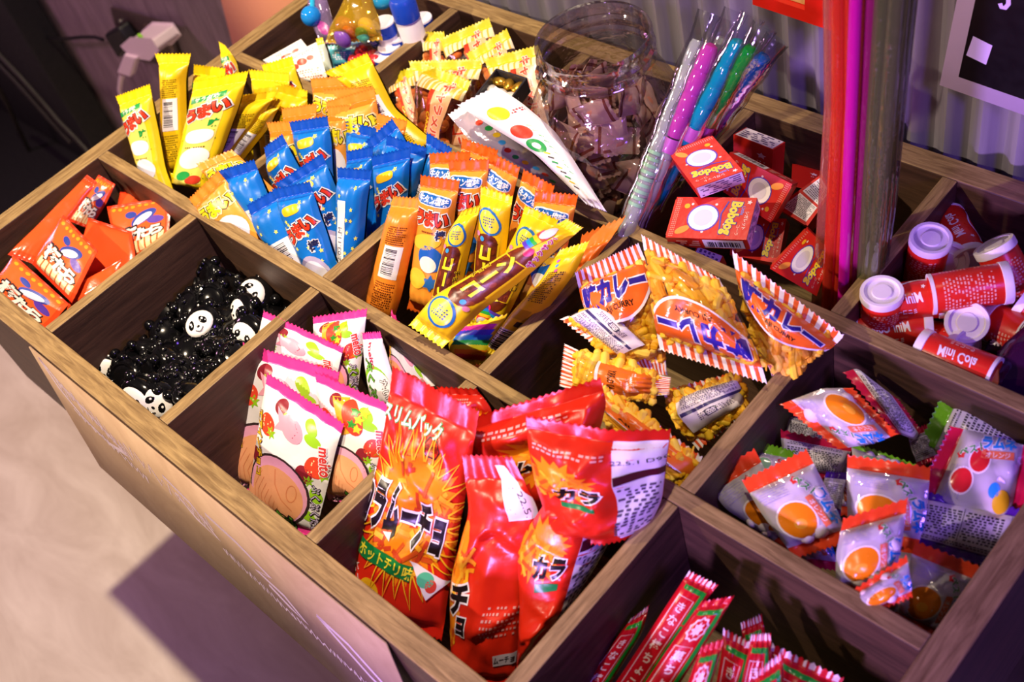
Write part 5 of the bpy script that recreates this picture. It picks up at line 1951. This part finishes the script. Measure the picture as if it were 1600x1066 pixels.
def boxd(kind='face'):
    d = D(1.7, RB)
    if kind == 'face':
        for k in range(60):
            d.ell(0.05 + 0.9 * (k % 20) / 19, 1.58 + 0.035 * (k // 20), 0.010, 0.010, I('#f6c8b8'), n=6)
        for k in range(8):
            d.ell(d.r.uniform(0.1, 0.9), d.r.uniform(0.5, 1.5), 0.03, 0.03, I('#f6d8c8'), n=9)
        d.ell(0.80, 1.40, 0.16, 0.08, I('#f29a3a'), 60)
        d.ell(0.22, 1.42, 0.06, 0.06, I('#f0b020'))
        d.ell(0.50, 1.02, 0.33, 0.34, I('#5a3fae'))
        d.up()
        d.ell(0.50, 1.02, 0.30, 0.31, I('#f3efee'))
        d.lv += 1
        d.ell(0.5, 1.02, 0.20, 0.20, I('#d9d2de'))
        d.lv = 1
        d.line([(0.10, 0.56), (0.40, 0.66), (0.9, 0.60)], 0.03, I('#4a3fb0'))
        d.text('Bobdog', 0.50, 0.44, 0.30, I('#f2d83a'), 6, 0.05, out=I('#3c34a0'), ow=0.05, sx=0.85)
        d.text('Little', 0.32, 0.22, 0.10, I('#8a8ae0'), 0, 0.02)
        d.star(0.12, 0.12, 0.06, I('#f6e2dc'))
        d.text('シガレット', 0.55, 0.12, 0.09, I('#f6e2dc'), 0, 0.01)
        d.text('コーラ', 0.78, 0.24, 0.09, I('#f2b8a8'), 0, 0.01)
    if kind == 'text':
        d.rect(0.10, 0.08, 0.90, 0.78, PW)
        d.rect(0.10, 0.88, 0.90, 1.60, PW)
        d.up()
        d.rows(0.15, 0.14, 0.85, 0.74, 9, I('#4a4450'))
        d.rows(0.15, 0.92, 0.85, 1.56, 12, I('#4a4450'))
    if kind == 'star':
        d.star(0.72, 0.42, 0.13, I('#f2d6d2'))
        d.rows(0.62, 0.62, 0.82, 0.68, 1, I('#f2d6d2'))
    if kind == 'label':
        d.rect(0.03, 0.05, 0.97, 1.65, PW)
        d.up()
        d.rows(0.08, 0.15, 0.92, 1.55, 5, I('#6a5f86'))
    return d


BF, BT, BS, BL_ = boxd(), boxd('text'), boxd('star'), boxd('label')


def carton(lab, C, a, n, th, faces, group='small red candy boxes in the back row'):
    """C: pixel corners TL TR BR BL of the printed front face; faces: design of front, and of sides top,right,bottom,left"""
    n = unit(n)
    P0 = Pz(*a)
    if np.dot(n, CAM - P0) < 0:
        n = -n
    c = [Pp(x, y, P0, n) for x, y in C]
    b = [p - n * th for p in c]
    m = MB()
    m.hexa(c + b, RB2)
    quads_ = [(c[0], c[1], c[2], c[3]), (b[0], b[1], c[1], c[0]), (b[1], b[2], c[2], c[1]), (b[2], b[3], c[3], c[2]), (b[3], b[0], c[0], c[3])]
    for q, d in zip(quads_, faces):
        if d is None:
            continue
        q = [np.asarray(p) for p in q]
        nn = unit(np.cross(q[1] - q[0], q[3] - q[0]))
        if np.dot(nn, (q[0] + q[2]) / 2 - sum(c + b) / 8) < 0:
            nn = -nn

        def fn(x, y, q=q, nn=nn, d=d):
            y = y / d.A
            P = (q[0] * (1 - x)[:, None] + q[1] * x[:, None]) * (1 - y)[:, None] + (q[3] * (1 - x)[:, None] + q[2] * x[:, None]) * y[:, None]
            return P, np.repeat(nn[None], len(P), 0)
        m.custom = False
        k = len(m.v)
        d.emit(m, fn)
        m.custom = False
    o = m.build('candy_box', smooth=False)
    tag(o, lab, 'candy box', group)
    # the tuck flap at the end
    e = (c[0] - c[3]) * 0.0 + n * 0
    f = MB()
    t0, t1, t2, t3 = b[2], b[3], c[3], c[2]
    ou = unit(((t0 + t1 + t2 + t3) / 4) - sum(c + b) / 8)
    mid = lambda p, q, s_: p * (1 - s_) + q * s_
    f.hexa([mid(t0, t1, .06) + ou * 0.0006, mid(t0, t1, .94) + ou * 0.0006, mid(t3, t2, .94) + ou * 0.0006, mid(t3, t2, .06) + ou * 0.0006,
            mid(t0, t1, .06), mid(t0, t1, .94), mid(t3, t2, .94), mid(t3, t2, .06)], RB)
    f.build('flap', o, smooth=False)
    return o


NB = (0.12, -0.34, 0.93)
bard = D(1.0, RB)
bard.bars(0.05, 0.1, 0.55, 0.9, across=False)
bard.rows(0.6, 0.2, 0.95, 0.8, 3, I('#f0b0a0'))
carton('red candy box on top at the left, lilac printed side toward the front', [(1161, 267), (1086, 294), (1044, 238), (1113, 212)], (1100, 253, 0.052), NB, 0.020, [BF, BL_, BS, None, None])
carton('red candy box lying flat in front with the yellow name reading down', [(1183, 309), (1166, 375), (1040, 371), (1058, 308)], (1110, 345, 0.016), NB, 0.020, [BF, BL_, bard, None, None])
carton('red candy box leaning behind the top one, barcode on its narrow side', [(1130, 300), (1140, 238), (1238, 288), (1204, 348)], (1190, 290, 0.020), (0.25, -0.75, 0.61), 0.022, [BF, None, bard, None, BS])
carton('red candy box standing on end with a white label on top', [(1146, 210), (1208, 234), (1204, 300), (1146, 275)], (1180, 240, 0.004), (0.10, -0.92, 0.37), 0.024, [BS, BL_, None, None, None])
carton('red candy box at the right with two white text panels', [(1284, 272), (1300, 300), (1262, 353), (1213, 323)], (1262, 310, -0.002), (0.1, -0.55, 0.83), 0.020, [BT, None, BS, BL_, BS])
carton('small-looking red candy box wedged low in the middle, yellow name showing', [(1229, 342), (1216, 412), (1140, 398), (1160, 338)], (1190, 375, -0.030), (0.2, -0.5, 0.84), 0.020, [BF, None, None, None, None])
carton('red candy box standing slanted at the lower right beside the straws', [(1300, 395), (1276, 463), (1203, 420), (1262, 358)], (1255, 415, -0.014), (0.45, -0.65, 0.62), 0.020, [BF, None, None, None, BS])
carton('red candy box deep at the back under the right text box', [(1238, 256), (1284, 268), (1290, 300), (1236, 290)], (1255, 270, -0.045), (0.1, -0.75, 0.65), 0.022, [BS, BS, None, None, None])
carton('red candy box under the flat front one, pale flap just visible', [(1130, 400), (1122, 420), (1080, 408), (1090, 385)], (1105, 398, -0.040), NB, 0.018, [BL_, None, None, None, None])

# ------------------------------------------------------------------ back row: mini cola candy tubes
CR_ = ink('#d8281c', 0.30)
CW = ink('#efe8f0', 0.35)


def colad(kind):
    d = D(0.62, CR_)                               # x around, y along from cap to base
    if kind == 0:
        for x0 in (0.0, 0.5):
            d.line([(x0 + 0.02 + 0.02 * k, 0.36 + 0.05 * math.sin(k * 0.8)) if False else (x0 + 0.40 + 0.025 * math.sin(k * 0.55), 0.04 + 0.036 * k) for k in range(16)], 0.022, CW)
            d.text('Mini Cola', x0 + 0.24, 0.31, 0.115, CW, 90, 0.02, skew=0.25, sx=0.85)
            d.text('ミニコーラ', x0 + 0.13, 0.30, 0.05, CW, 90, 0.01)
            d.star(x0 + 0.33, 0.10, 0.025, CW)
    if kind == 1:
        for x0 in (0.0, 0.34, 0.67):
            d.rows(x0 + 0.03, 0.06, x0 + 0.30, 0.56, 15, I('#f0a8a0'), 0.5, 0.4)
    if kind == 2:
        for x0 in (0.05, 0.55):
            d.rect(x0, 0.30, x0 + 0.16, 0.56, CW)
            d.rows(x0 + 0.20, 0.06, x0 + 0.42, 0.56, 14, I('#f0a8a0'), 0.5, 0.4)
            d.up()
            y = 0.32
            while y < 0.54:
                d.rect(x0 + 0.01, y, x0 + 0.13, y + 0.008, I('#2b2433'))
                y += d.r.choice((0.016, 0.024))
            d.lv -= 1
    return d


CD = [colad(k) for k in range(3)]


def cola(lab, p0, p1, kind, spin=0.0, r=0.0160, open_=False):
    p0, p1 = np.asarray(p0, float), np.asarray(p1, float)
    a = unit(p1 - p0)
    L_ = 0.060
    p1 = p0 + a * L_
    w = unit(CAM - p0)
    u = unit(w - a * np.dot(w, a))
    v = np.cross(a, u)
    m = MB()
    m.lathe(p0, a, [(0.004, r * 0.96), (0.006, r), (L_ - 0.003, r), (L_ - 0.001, r * 0.97)], CR_, 32)
    m.lathe(p1 - a * 0.002, a, [(-0.0015, r * 1.02), (0.0012, r * 1.02), (0.0012, r * 0.86), (-0.0005, r * 0.84)], CW, 32)

    def fn(x, y):
        th = (x - 0.25) * 2 * math.pi + spin
        N = np.cos(th)[:, None] * u + np.sin(th)[:, None] * v
        return p0 + a * (0.008 + y / CD[kind].A * (L_ - 0.012))[:, None] + N * r, N
    q = MB()
    CD[kind].emit(m, fn)
    m.n = [nn if any(nn) else None for nn in m.n]
    m.custom = False
    m.n = []
    o = m.build('candy_tube')
    tag(o, lab, 'candy tube', 'red candy tubes with white caps')
    q.lathe(p0, a, [(0.0065, r * 1.03), (0.0062, r * 1.055), (0.0005, r * 1.055), (-0.0005, r * 1.02), (-0.0005, r * 0.86), (0.0016, r * 0.82), (0.0018, r * 0.50), (0.0002, r * 0.46), (0.0002, r * 0.01)], CW, 32)
    q.build('cap', o)
    return o


cola('red candy tube standing upright at the back left with a barcode', Pz(1455, 372, 0.010), Pz(1438, 442, -0.050), 2, 2.6)
cola('red candy tube standing in the near left corner by the divider', Pz(1378, 455, 0.006), Pz(1373, 530, -0.055), 1, 0.3)
cola('red candy tube lying with ringed cap facing right, script name on its side', Pz(1477, 464, -0.012), Pz(1400, 473, -0.016), 0, 0.2)
cola('red candy tube lying topmost at the right, small print showing', Pz(1577, 441, 0.000), Pz(1487, 455, -0.002), 1, 0.4)
cola('red candy tube lying under the ringed-cap one, touching the near rail', Pz(1457, 512, -0.034), Pz(1394, 516, -0.036), 0, 0.2)
pc = Pz(1511, 504, -0.014)
cola('red candy tube with its smooth lilac cap pointing at the viewer', pc, pc - unit((0.30, -0.62, 0.55)) * 0.06, 1, 0)
cola('red candy tube lying along the near rail with the script name', Pz(1436, 545, -0.014), Pz(1536, 584, -0.014), 0, 2.9)
cola('red candy tube at the upper right leaning back, pale rim on top', Pz(1552, 382, 0.002), Pz(1590, 452, -0.030), 1, 0.5)
cola('red candy tube at the back tilted with white wavy lines', Pz(1516, 410, -0.034), Pz(1488, 358, -0.036), 0, 0.3)
cola('red candy tube at the right with open end and white label patches', Pz(1545, 500, -0.034), Pz(1600, 524, -0.030), 2, 0.3)
cola('red candy tube at the right edge cut by the frame', Pz(1592, 470, -0.022), Pz(1640, 500, -0.03), 1, 0.3)
cola('red candy tube deep behind, only its violet cap showing', Pz(1482, 410, -0.028), Pz(1474, 385, -0.060), 1, 0.3)
cola('red candy tube low by the near rail, round end toward the pointing cap', Pz(1510, 545, -0.034), Pz(1450, 530, -0.05), 1, 0.3)
m = MB()
GRP = clear('#7a2a78', 0.12, 0.08, 'grape_film', haze=0.6, hazecol='#3c0f3c')
gc = Pz(1580, 590, -0.028)
ga = unit(Pz(1620, 555, -0.02) - gc)
m.lathe(gc - ga * 0.005, ga, [(-0.012, 0.011), (0, 0.017), (0.02, 0.022), (0.05, 0.022), (0.06, 0.014)], GRP, 20)
gb = m.build('grape_sweet_bottle')
tag(gb, 'purple grape sweet bottle with orange neck at the right frame edge', 'sweet')
m = MB()
gq = Pz(1551, 572, -0.006)
m.hexa([Pp(x, y, gq, (0.3, -0.5, 0.8)) for x, y in ((1542, 563), (1561, 563), (1562, 603), (1543, 603))] + [Pp(x, y, gq, (0.3, -0.5, 0.8)) - unit((0.3, -0.5, 0.8)) * 0.014 for x, y in ((1542, 563), (1561, 563), (1562, 603), (1543, 603))], ink('#e8921c', 0.35))
m.build('orange_neck', gb, smooth=False, bevel=0.003)
d = D(1.2, ink('#2a1420', 0.3), ink('#e8951c', 0.3), 0.06, 0.06)
d.text('果汁', 0.45, 0.45, 0.42, I('#d8c8e0'), -10, 0.03)
d.ell(0.6, 0.95, 0.3, 0.2, I('#6a1f6a'))
pouch('grape_candy_packet', 'dark grape candy packet with an orange edge under the right tubes', 'candy packet', None, d, [(1536, 552), (1545, 530), (1550, 518)][::-1], [(1600, 528), (1600, 548), (1596, 572)], (1570, 545, -0.040), (0.3, -0.5, 0.8), bulge=0.006)

# ------------------------------------------------------------------ middle row: clear candy bags


def grow(L, R, k):
    A = np.array(list(L) + list(R), float)
    c = A.mean(0)
    f = lambda Q: [tuple(c + (np.array(q, float) - c) * k) for q in Q]
    return f(L), f(R)


GR = 'clear candy bags with coloured seals in the right compartment'
NR = (0.20, -0.47, 0.86)
for d, lab, L, R, a, n, bu in (
    (DRO, 'clear orange candy bag lying on top at the back, pointed left end', [(1329, 612), (1290, 612), (1232, 634)][::-1], [(1392, 676), (1355, 690), (1312, 696)][::-1], (1310, 655, -0.004), NR, 0.012),
    (DRO, 'clear orange candy bag in front left with a broad red seal', [(1170, 757), (1195, 800), (1242, 862)], [(1259, 714), (1288, 770), (1318, 838)], (1240, 780, -0.010), NR, 0.012),
    (DRO, 'clear orange candy bag in the left corner slanting along the divider', [(1109, 754), (1140, 795), (1222, 848)], [(1180, 712), (1205, 760), (1245, 825)], (1165, 780, -0.034), NR, 0.010),
    (DRG, 'clear candy bag with a yellow print upright behind the front left one', [(1183, 696), (1170, 730), (1146, 775)], [(1242, 712), (1240, 740), (1235, 775)], (1200, 725, -0.050), NR, 0.008),
    (DRBK['cc' and '#cc1440'], 'candy bag lying back side up in the middle, text facing up', [(1226, 678), (1228, 705), (1250, 738)], [(1326, 700), (1318, 720), (1305, 745)], (1275, 705, -0.046), NR, 0.007),
    (DRBK['#54209c'], 'candy bag under the pointed one, dark small print showing', [(1232, 645), (1232, 668), (1232, 690)], [(1305, 668), (1304, 690), (1300, 712)], (1265, 675, -0.052), NR, 0.006),
    (DRO, 'clear orange candy bag in the centre with a wide straight red seal', [(1331, 721), (1330, 765), (1332, 830)], [(1446, 738), (1441, 795), (1428, 850)], (1390, 770, -0.016), NR, 0.010),
    (DRO, 'clear orange candy bag standing in front of the centre one', [(1322, 818), (1312, 865), (1312, 925)], [(1411, 790), (1404, 850), (1388, 915)], (1365, 840, 0.004), NR, 0.012),
    (DRO, 'clear candy bag with a shiny red seal folded over the near rail', [(1336, 926), (1345, 940), (1362, 955)], [(1413, 876), (1418, 905), (1420, 930)], (1380, 910, 0.004), NR, 0.006),
    (DRO, 'clear orange candy bag at the front right corner with a dark orange seal', [(1433, 856), (1420, 905), (1400, 965)], [(1528, 894), (1505, 940), (1462, 992)], (1480, 885, -0.030), NR, 0.012),
    (DRBK['#54209c'], 'candy bag back with a long row of text above a violet seal', [(1546, 880), (1570, 835), (1582, 800)], [(1431, 846), (1436, 810), (1442, 775)], (1500, 830, -0.040), NR, 0.008),
    (DRS, 'clear cherry candy bag with crimson seal at the right', [(1447, 766), (1510, 795), (1590, 812)], [(1492, 675), (1540, 685), (1605, 705)], (1520, 740, -0.022), NR, 0.012),
    (DRBK['#6fc01c'], 'candy bag back leaning on the rear rail with a green seal', [(1449, 690), (1500, 715), (1580, 745)], [(1481, 622), (1530, 650), (1605, 690)], (1520, 680, -0.040), NR, 0.008),
    (DRBK['#cc1440'], 'candy bag leaning at the back with a bright crimson seal along its edge', [(1400, 672), (1425, 682), (1430, 655)][:2] + [(1432, 668)], [(1327, 588), (1345, 582), (1400, 625)], (1375, 630, -0.028), NR, 0.008),
    (DRG, 'candy bag with a glossy green seal behind the centre one', [(1336, 696), (1338, 715), (1345, 745)], [(1426, 728), (1430, 742), (1432, 760)], (1380, 712, -0.034), NR, 0.006),
    (DRBK['#54209c'], 'candy bag with a violet ribbed seal between the two front orange ones', [(1292, 742), (1286, 765), (1285, 790)], [(1322, 744), (1316, 770), (1312, 800)], (1305, 765, -0.030), NR, 0.005),
    (DRO, 'clear candy bag deep in the gap under the middle of the heap', [(1262, 700), (1260, 745), (1256, 790)], [(1345, 705), (1342, 750), (1335, 800)], (1300, 750, -0.075), NR, 0.008),
    (DRG, 'clear candy bag lying deep below the right cherry bag', [(1420, 760), (1425, 800), (1428, 850)], [(1520, 770), (1520, 810), (1510, 860)], (1470, 810, -0.075), NR, 0.008),
    (DRO, 'clear candy bag at the bottom under the two front right bags', [(1380, 850), (1385, 890), (1390, 940)], [(1470, 860), (1468, 900), (1455, 955)], (1425, 900, -0.060), NR, 0.008),
    (DRS, 'clear candy bag with crimson seal half under the front left bags', [(1195, 790), (1215, 830), (1245, 875)], [(1275, 790), (1290, 835), (1305, 885)], (1250, 830, -0.055), NR, 0.008),
    (DRBK['#cc1440'], 'candy bag low at the back with a dark crimson corner', [(1420, 680), (1425, 700), (1435, 725)], [(1448, 668), (1455, 690), (1462, 715)], (1440, 695, -0.050), NR, 0.005)):
    L, R = grow(L, R, 1.13)
    pouch('clear_candy_bag', lab, 'candy bag', GR, d, L, R, a, n, bulge=bu, wr=0.0008, gath=0.0010, cre=6, camp=0.0022, fill=fill_balls if d in (DRO, DRS, DRG) else None, filln='candy_balls')

# ------------------------------------------------------------------ front row: chocolate bars
GH = 'red and green chocolate bars in the front right compartment'
NH = (0.42, -0.58, 0.70)
for d, lab, L, R, a, n in (
    (DH, 'red and green chocolate bar standing tallest, striped end at the top', [(1076, 894), (1052, 930), (968, 1058)], [(1121, 916), (1098, 945), (1010, 1078)], (1100, 905, -0.014), NH),
    (DH2, 'red and green chocolate bar with a round emblem, in front of the tallest', [(1095, 942), (1060, 990), (1002, 1075)], [(1146, 933), (1122, 975), (1052, 1085)], (1125, 945, -0.004), NH),
    (DH, 'chocolate bar farthest left leaning in shade against the divider', [(986, 968), (960, 1000), (905, 1068)], [(1013, 948), (1006, 985), (950, 1075)], (1000, 965, -0.050), NH),
    (DH2, 'short-looking chocolate bar below the round-emblem one', [(1096, 1012), (1086, 1035), (1072, 1075)], [(1130, 1000), (1122, 1035), (1108, 1080)], (1115, 1015, 0.000), NH),
    (DH, 'chocolate bar lying flat in the middle with its green edge on top', [(1130, 984), (1128, 1015), (1118, 1075)], [(1184, 1012), (1172, 1045), (1158, 1085)], (1155, 1010, -0.030), NH),
    (DH, 'chocolate bar with a white striped tip turned to the right', [(1174, 994), (1168, 1025), (1155, 1080)], [(1204, 992), (1206, 1030), (1196, 1085)], (1190, 1005, -0.022), NH),
    (DH, 'chocolate bar at the right lying along the rail, shiny green edge', [(1206, 1008), (1202, 1035), (1196, 1080)], [(1318, 1062), (1308, 1080), (1290, 1110)], (1250, 1040, -0.040), (0.2, -0.6, 0.77)),
    (DH, 'chocolate bar with a small striped end peeking by the knot in the board', [(1158, 976), (1160, 995), (1165, 1030)], [(1190, 962), (1195, 985), (1200, 1015)], (1176, 975, -0.040), NH),
    (DH, 'chocolate bar with a slanting striped seal at the bottom edge', [(1182, 1052), (1180, 1066), (1176, 1090)], [(1222, 1020), (1225, 1050), (1225, 1085)], (1200, 1045, -0.008), (0.5, -0.5, 0.7))):
    pouch('chocolate_bar', lab, 'chocolate bar', GH, d, L, R, a, n, bulge=0.006, ln=0.11, wr=0.0006, prof=0.45, rise=0.1)

# ------------------------------------------------------------------ back left compartment: bottles, cards and little bags
WB = ink('#ece8f2', 0.3)
BB = ink('#1746c4', 0.3)
for lab, px, py, z in (
    ('white candy bottle with blue band, leftmost of the caps near the gift bag', 598, 34, 0.022),
    ('white candy bottle with blue band at the middle of the back group', 641, 41, 0.000),
    ('white candy bottle with blue band nearest the back rail', 657, 29, 0.000),
    ('white candy bottle with blue band in the centre of the front group', 620, 56, 0.000),
    ('white candy bottle with blue band, second from the front end', 608, 71, -0.004),
    ('white candy bottle with blue band nearest the corner of the dividers', 600, 86, -0.008)):
    p = Pz(px, py, z)
    m = MB()
    m.lathe(p - np.array((0, 0, 0.062)), (0, 0, 1), [(0, 0.011), (0.044, 0.0115), (0.045, 0.0125), (0.046, 0.0125)], WB, 22)
    o = m.build('candy_bottle')
    tag(o, lab, 'candy bottle', 'white and blue candy bottles in the back left compartment')
    m = MB()
    m.lathe(p - np.array((0, 0, 0.016)), (0, 0, 1), [(0, 0.0128), (0.015, 0.0136)], BB, 22)
    m.lathe(p - np.array((0, 0, 0.001)), (0, 0, 1), [(0, 0.0137), (0.0015, 0.0133), (0.0008, 0.011), (0.0004, 0.001)], WB, 22)
    m.build('blue_cap', o)
p = Pz(634, 20, 0.030)
m = MB()
m.lathe(p - np.array((0, 0, 0.07)), (0, 0, 1), [(0, 0.012), (0.002, 0.0145), (0.060, 0.0145), (0.064, 0.012)], WB, 24)
o = m.build('tall_candy_bottle')
tag(o, 'taller white bottle with a deep blue cap at the top frame edge', 'candy bottle')
m = MB()
m.lathe(p - np.array((0, 0, 0.006)), (0, 0, 1), [(0, 0.0150), (0.022, 0.0150), (0.026, 0.012)], BB, 24)
m.build('blue_cap', o)

YG = clear('#fbea9a', 0.16, 0.10, 'yellow_cellophane', haze=0.24, hazecol='#f2c62a')
d = D(1.3, YG, YG, 0.02, 0.05)
yb = pouch('yellow_gift_bag', 'yellow cellophane gift bag gathered at the top in the back left compartment', 'gift bag', None, d, [(545, -22), (540, 5), (520, 35), (508, 66)], [(575, -22), (582, 5), (592, 30), (598, 62)], (553, 30, 0.030), (0.3, -0.6, 0.74), bulge=0.018, wr=0.003, gath=0.003)
for col, px, py, rx in (('#b04a9a', 541, 45, 0.016), ('#e0662a', 545, 52, 0.010), ('#7a4ab0', 535, 60, 0.012), ('#e8d8a0', 575, 45, 0.014), ('#58b8a0', 566, 55, 0.010)):
    m = MB()
    m.ell(Pz(px, py, 0.018), [(rx, 0, 0), (0, rx * 0.6, 0), (0, 0, rx)], ink(col, 0.35), 14, 9)
    m.build('sweet', yb)
d = D(1.5, clear('#ded0f0', 0.12, 0.10, haze=0.25, hazecol='#c0a8dc'), None, 0.03, 0.03)
d.ell(0.6, 1.1, 0.25, 0.2, I('#a83a9a'))
pouch('lilac_candy_bag', 'lilac clear bag at the left of the yellow gift bag', 'candy bag', None, d, [(482, -12), (482, 20), (500, 66)], [(508, -12), (518, 25), (528, 68)], (505, 30, 0.010), (0.3, -0.6, 0.74), bulge=0.010, wr=0.002)
m = MB()
bp = Pz(486, 25, 0.020)
m.ell(bp, [(0.012, 0, 0), (0, 0.012, 0), (0, 0, 0.012)], ink('#1b8ae0', 0.08), 18, 12)
o = m.build('blue_glass_bead')
tag(o, 'shiny blue glass bead hanging at the far left compartment edge', 'bead')
m = MB()
m.tube([Pz(487, 18, 0.026), Pz(488, 8, 0.030), Pz(488, -6, 0.034)], 0.003, ink('#2ab0e0', 0.15), 8)
m.build('stem', o)
m = MB()
m.ell(Pz(597, 0, 0.03), [(0.013, 0, 0), (0, 0.013, 0), (0, 0, 0.010)], ink('#2aa0e0', 0.12), 16, 10)
tag(m.build('blue_glass_bead'), 'pale blue glass bead at the top edge beside the gift bag', 'bead')
CRD = ink('#f6f2ee', 0.4)
d = D(1.2, CRD, CRD, 0, 0)
for x, y, r in ((0.25, 0.55, 0.13), (0.50, 0.45, 0.14), (0.74, 0.40, 0.09)):
    d.ell(x, y, r, r * 0.9, I('#d8442c'))
d.rows(0.15, 0.75, 0.9, 1.1, 4, I('#c05a50'))
d.rows(0.3, 0.12, 0.9, 0.24, 2, I('#9a90a0'))
for lab, L, R, a in (('white fruit card behind, propped on the far left board', [(411, 94), (425, 108), (440, 122)], [(470, 61), (482, 76), (494, 92)], (450, 85, 0.000)),
                     ('white fruit card in front with red pictures, rounded corner', [(440, 92), (448, 108), (462, 128)], [(494, 66), (502, 90), (512, 124)], (475, 95, 0.008))):
    pouch('fruit_card', lab, 'card', 'white fruit cards in the back left compartment', d, L, R, a, (0.25, -0.7, 0.67), bulge=0.002, wr=0, gath=0, zig=0, seals=False)
CHB = empty('cherry_candy_bag', Pz(565, 85, -0.02), 'little clear bag of round red candies beside the blue banded bottles', 'candy bag')
for k, (px, py) in enumerate(((558, 82), (567, 78), (574, 88), (582, 86), (552, 94), (563, 92), (573, 99), (586, 94))):
    m = MB()
    m.ell(Pz(px, py, -0.012), [(0.0065, 0, 0), (0, 0.0065, 0), (0, 0, 0.0065)], ink('#d8333a', 0.2), 12, 8)
    m.build('red_candy', CHB)
m = MB()
m.ell(Pz(569, 87, -0.012), [(0.024, 0.005, 0), (-0.003, 0.014, 0.004), (0, 0, 0.011)], clear('#f8f0f2', 0.09, 0.08), 22, 14)
m.build('bag_film', CHB)
for nm, lab, col, col2, L, R, a in (
    ('teal_candy_packet', 'teal candy packet between the cards and the red candies', '#4fa8b4', '#7ac0c8', [(512, 72), (516, 86), (522, 108)], [(556, 72), (552, 88), (548, 104)], (533, 85, -0.010)),
    ('yellow_tipped_packet', 'pale green packet with a yellow tip right of the fruit cards', '#cfe0cc', '#ecd81c', [(494, 62), (498, 85), (506, 118)], [(504, 60), (512, 82), (520, 112)], (506, 85, 0.004)),
    ('striped_candy_packet', 'small blue and orange striped packet under the gift bag', '#2c5c94', '#e0902c', [(568, 58), (578, 70), (590, 82)], [(582, 56), (592, 64), (600, 76)], (583, 66, -0.008)),
    ('blue_striped_packet', 'flat blue candy packet lying below the gift bag', '#3a6cc0', '#88b8d8', [(528, 70), (530, 78), (532, 88)], [(566, 62), (568, 72), (568, 82)], (548, 72, -0.014))):
    d = D(1.3, ink(col, 0.25), ink(col2, 0.25), 0.16, 0.08)
    d.rows(0.2, 0.4, 0.8, 0.9, 4, I('#f0f0f4'))
    pouch(nm, lab, 'candy packet', None, d, L, R, a, (0.25, -0.65, 0.72), bulge=0.006, wr=0.001)

if REPORT_ON:
    for r_ in REPORT:
        print('PCH %-22s %-44s w%.3f l%.3f x[%.2f %.2f] y[%.2f %.2f] z[%.2f %.2f]' % r_)
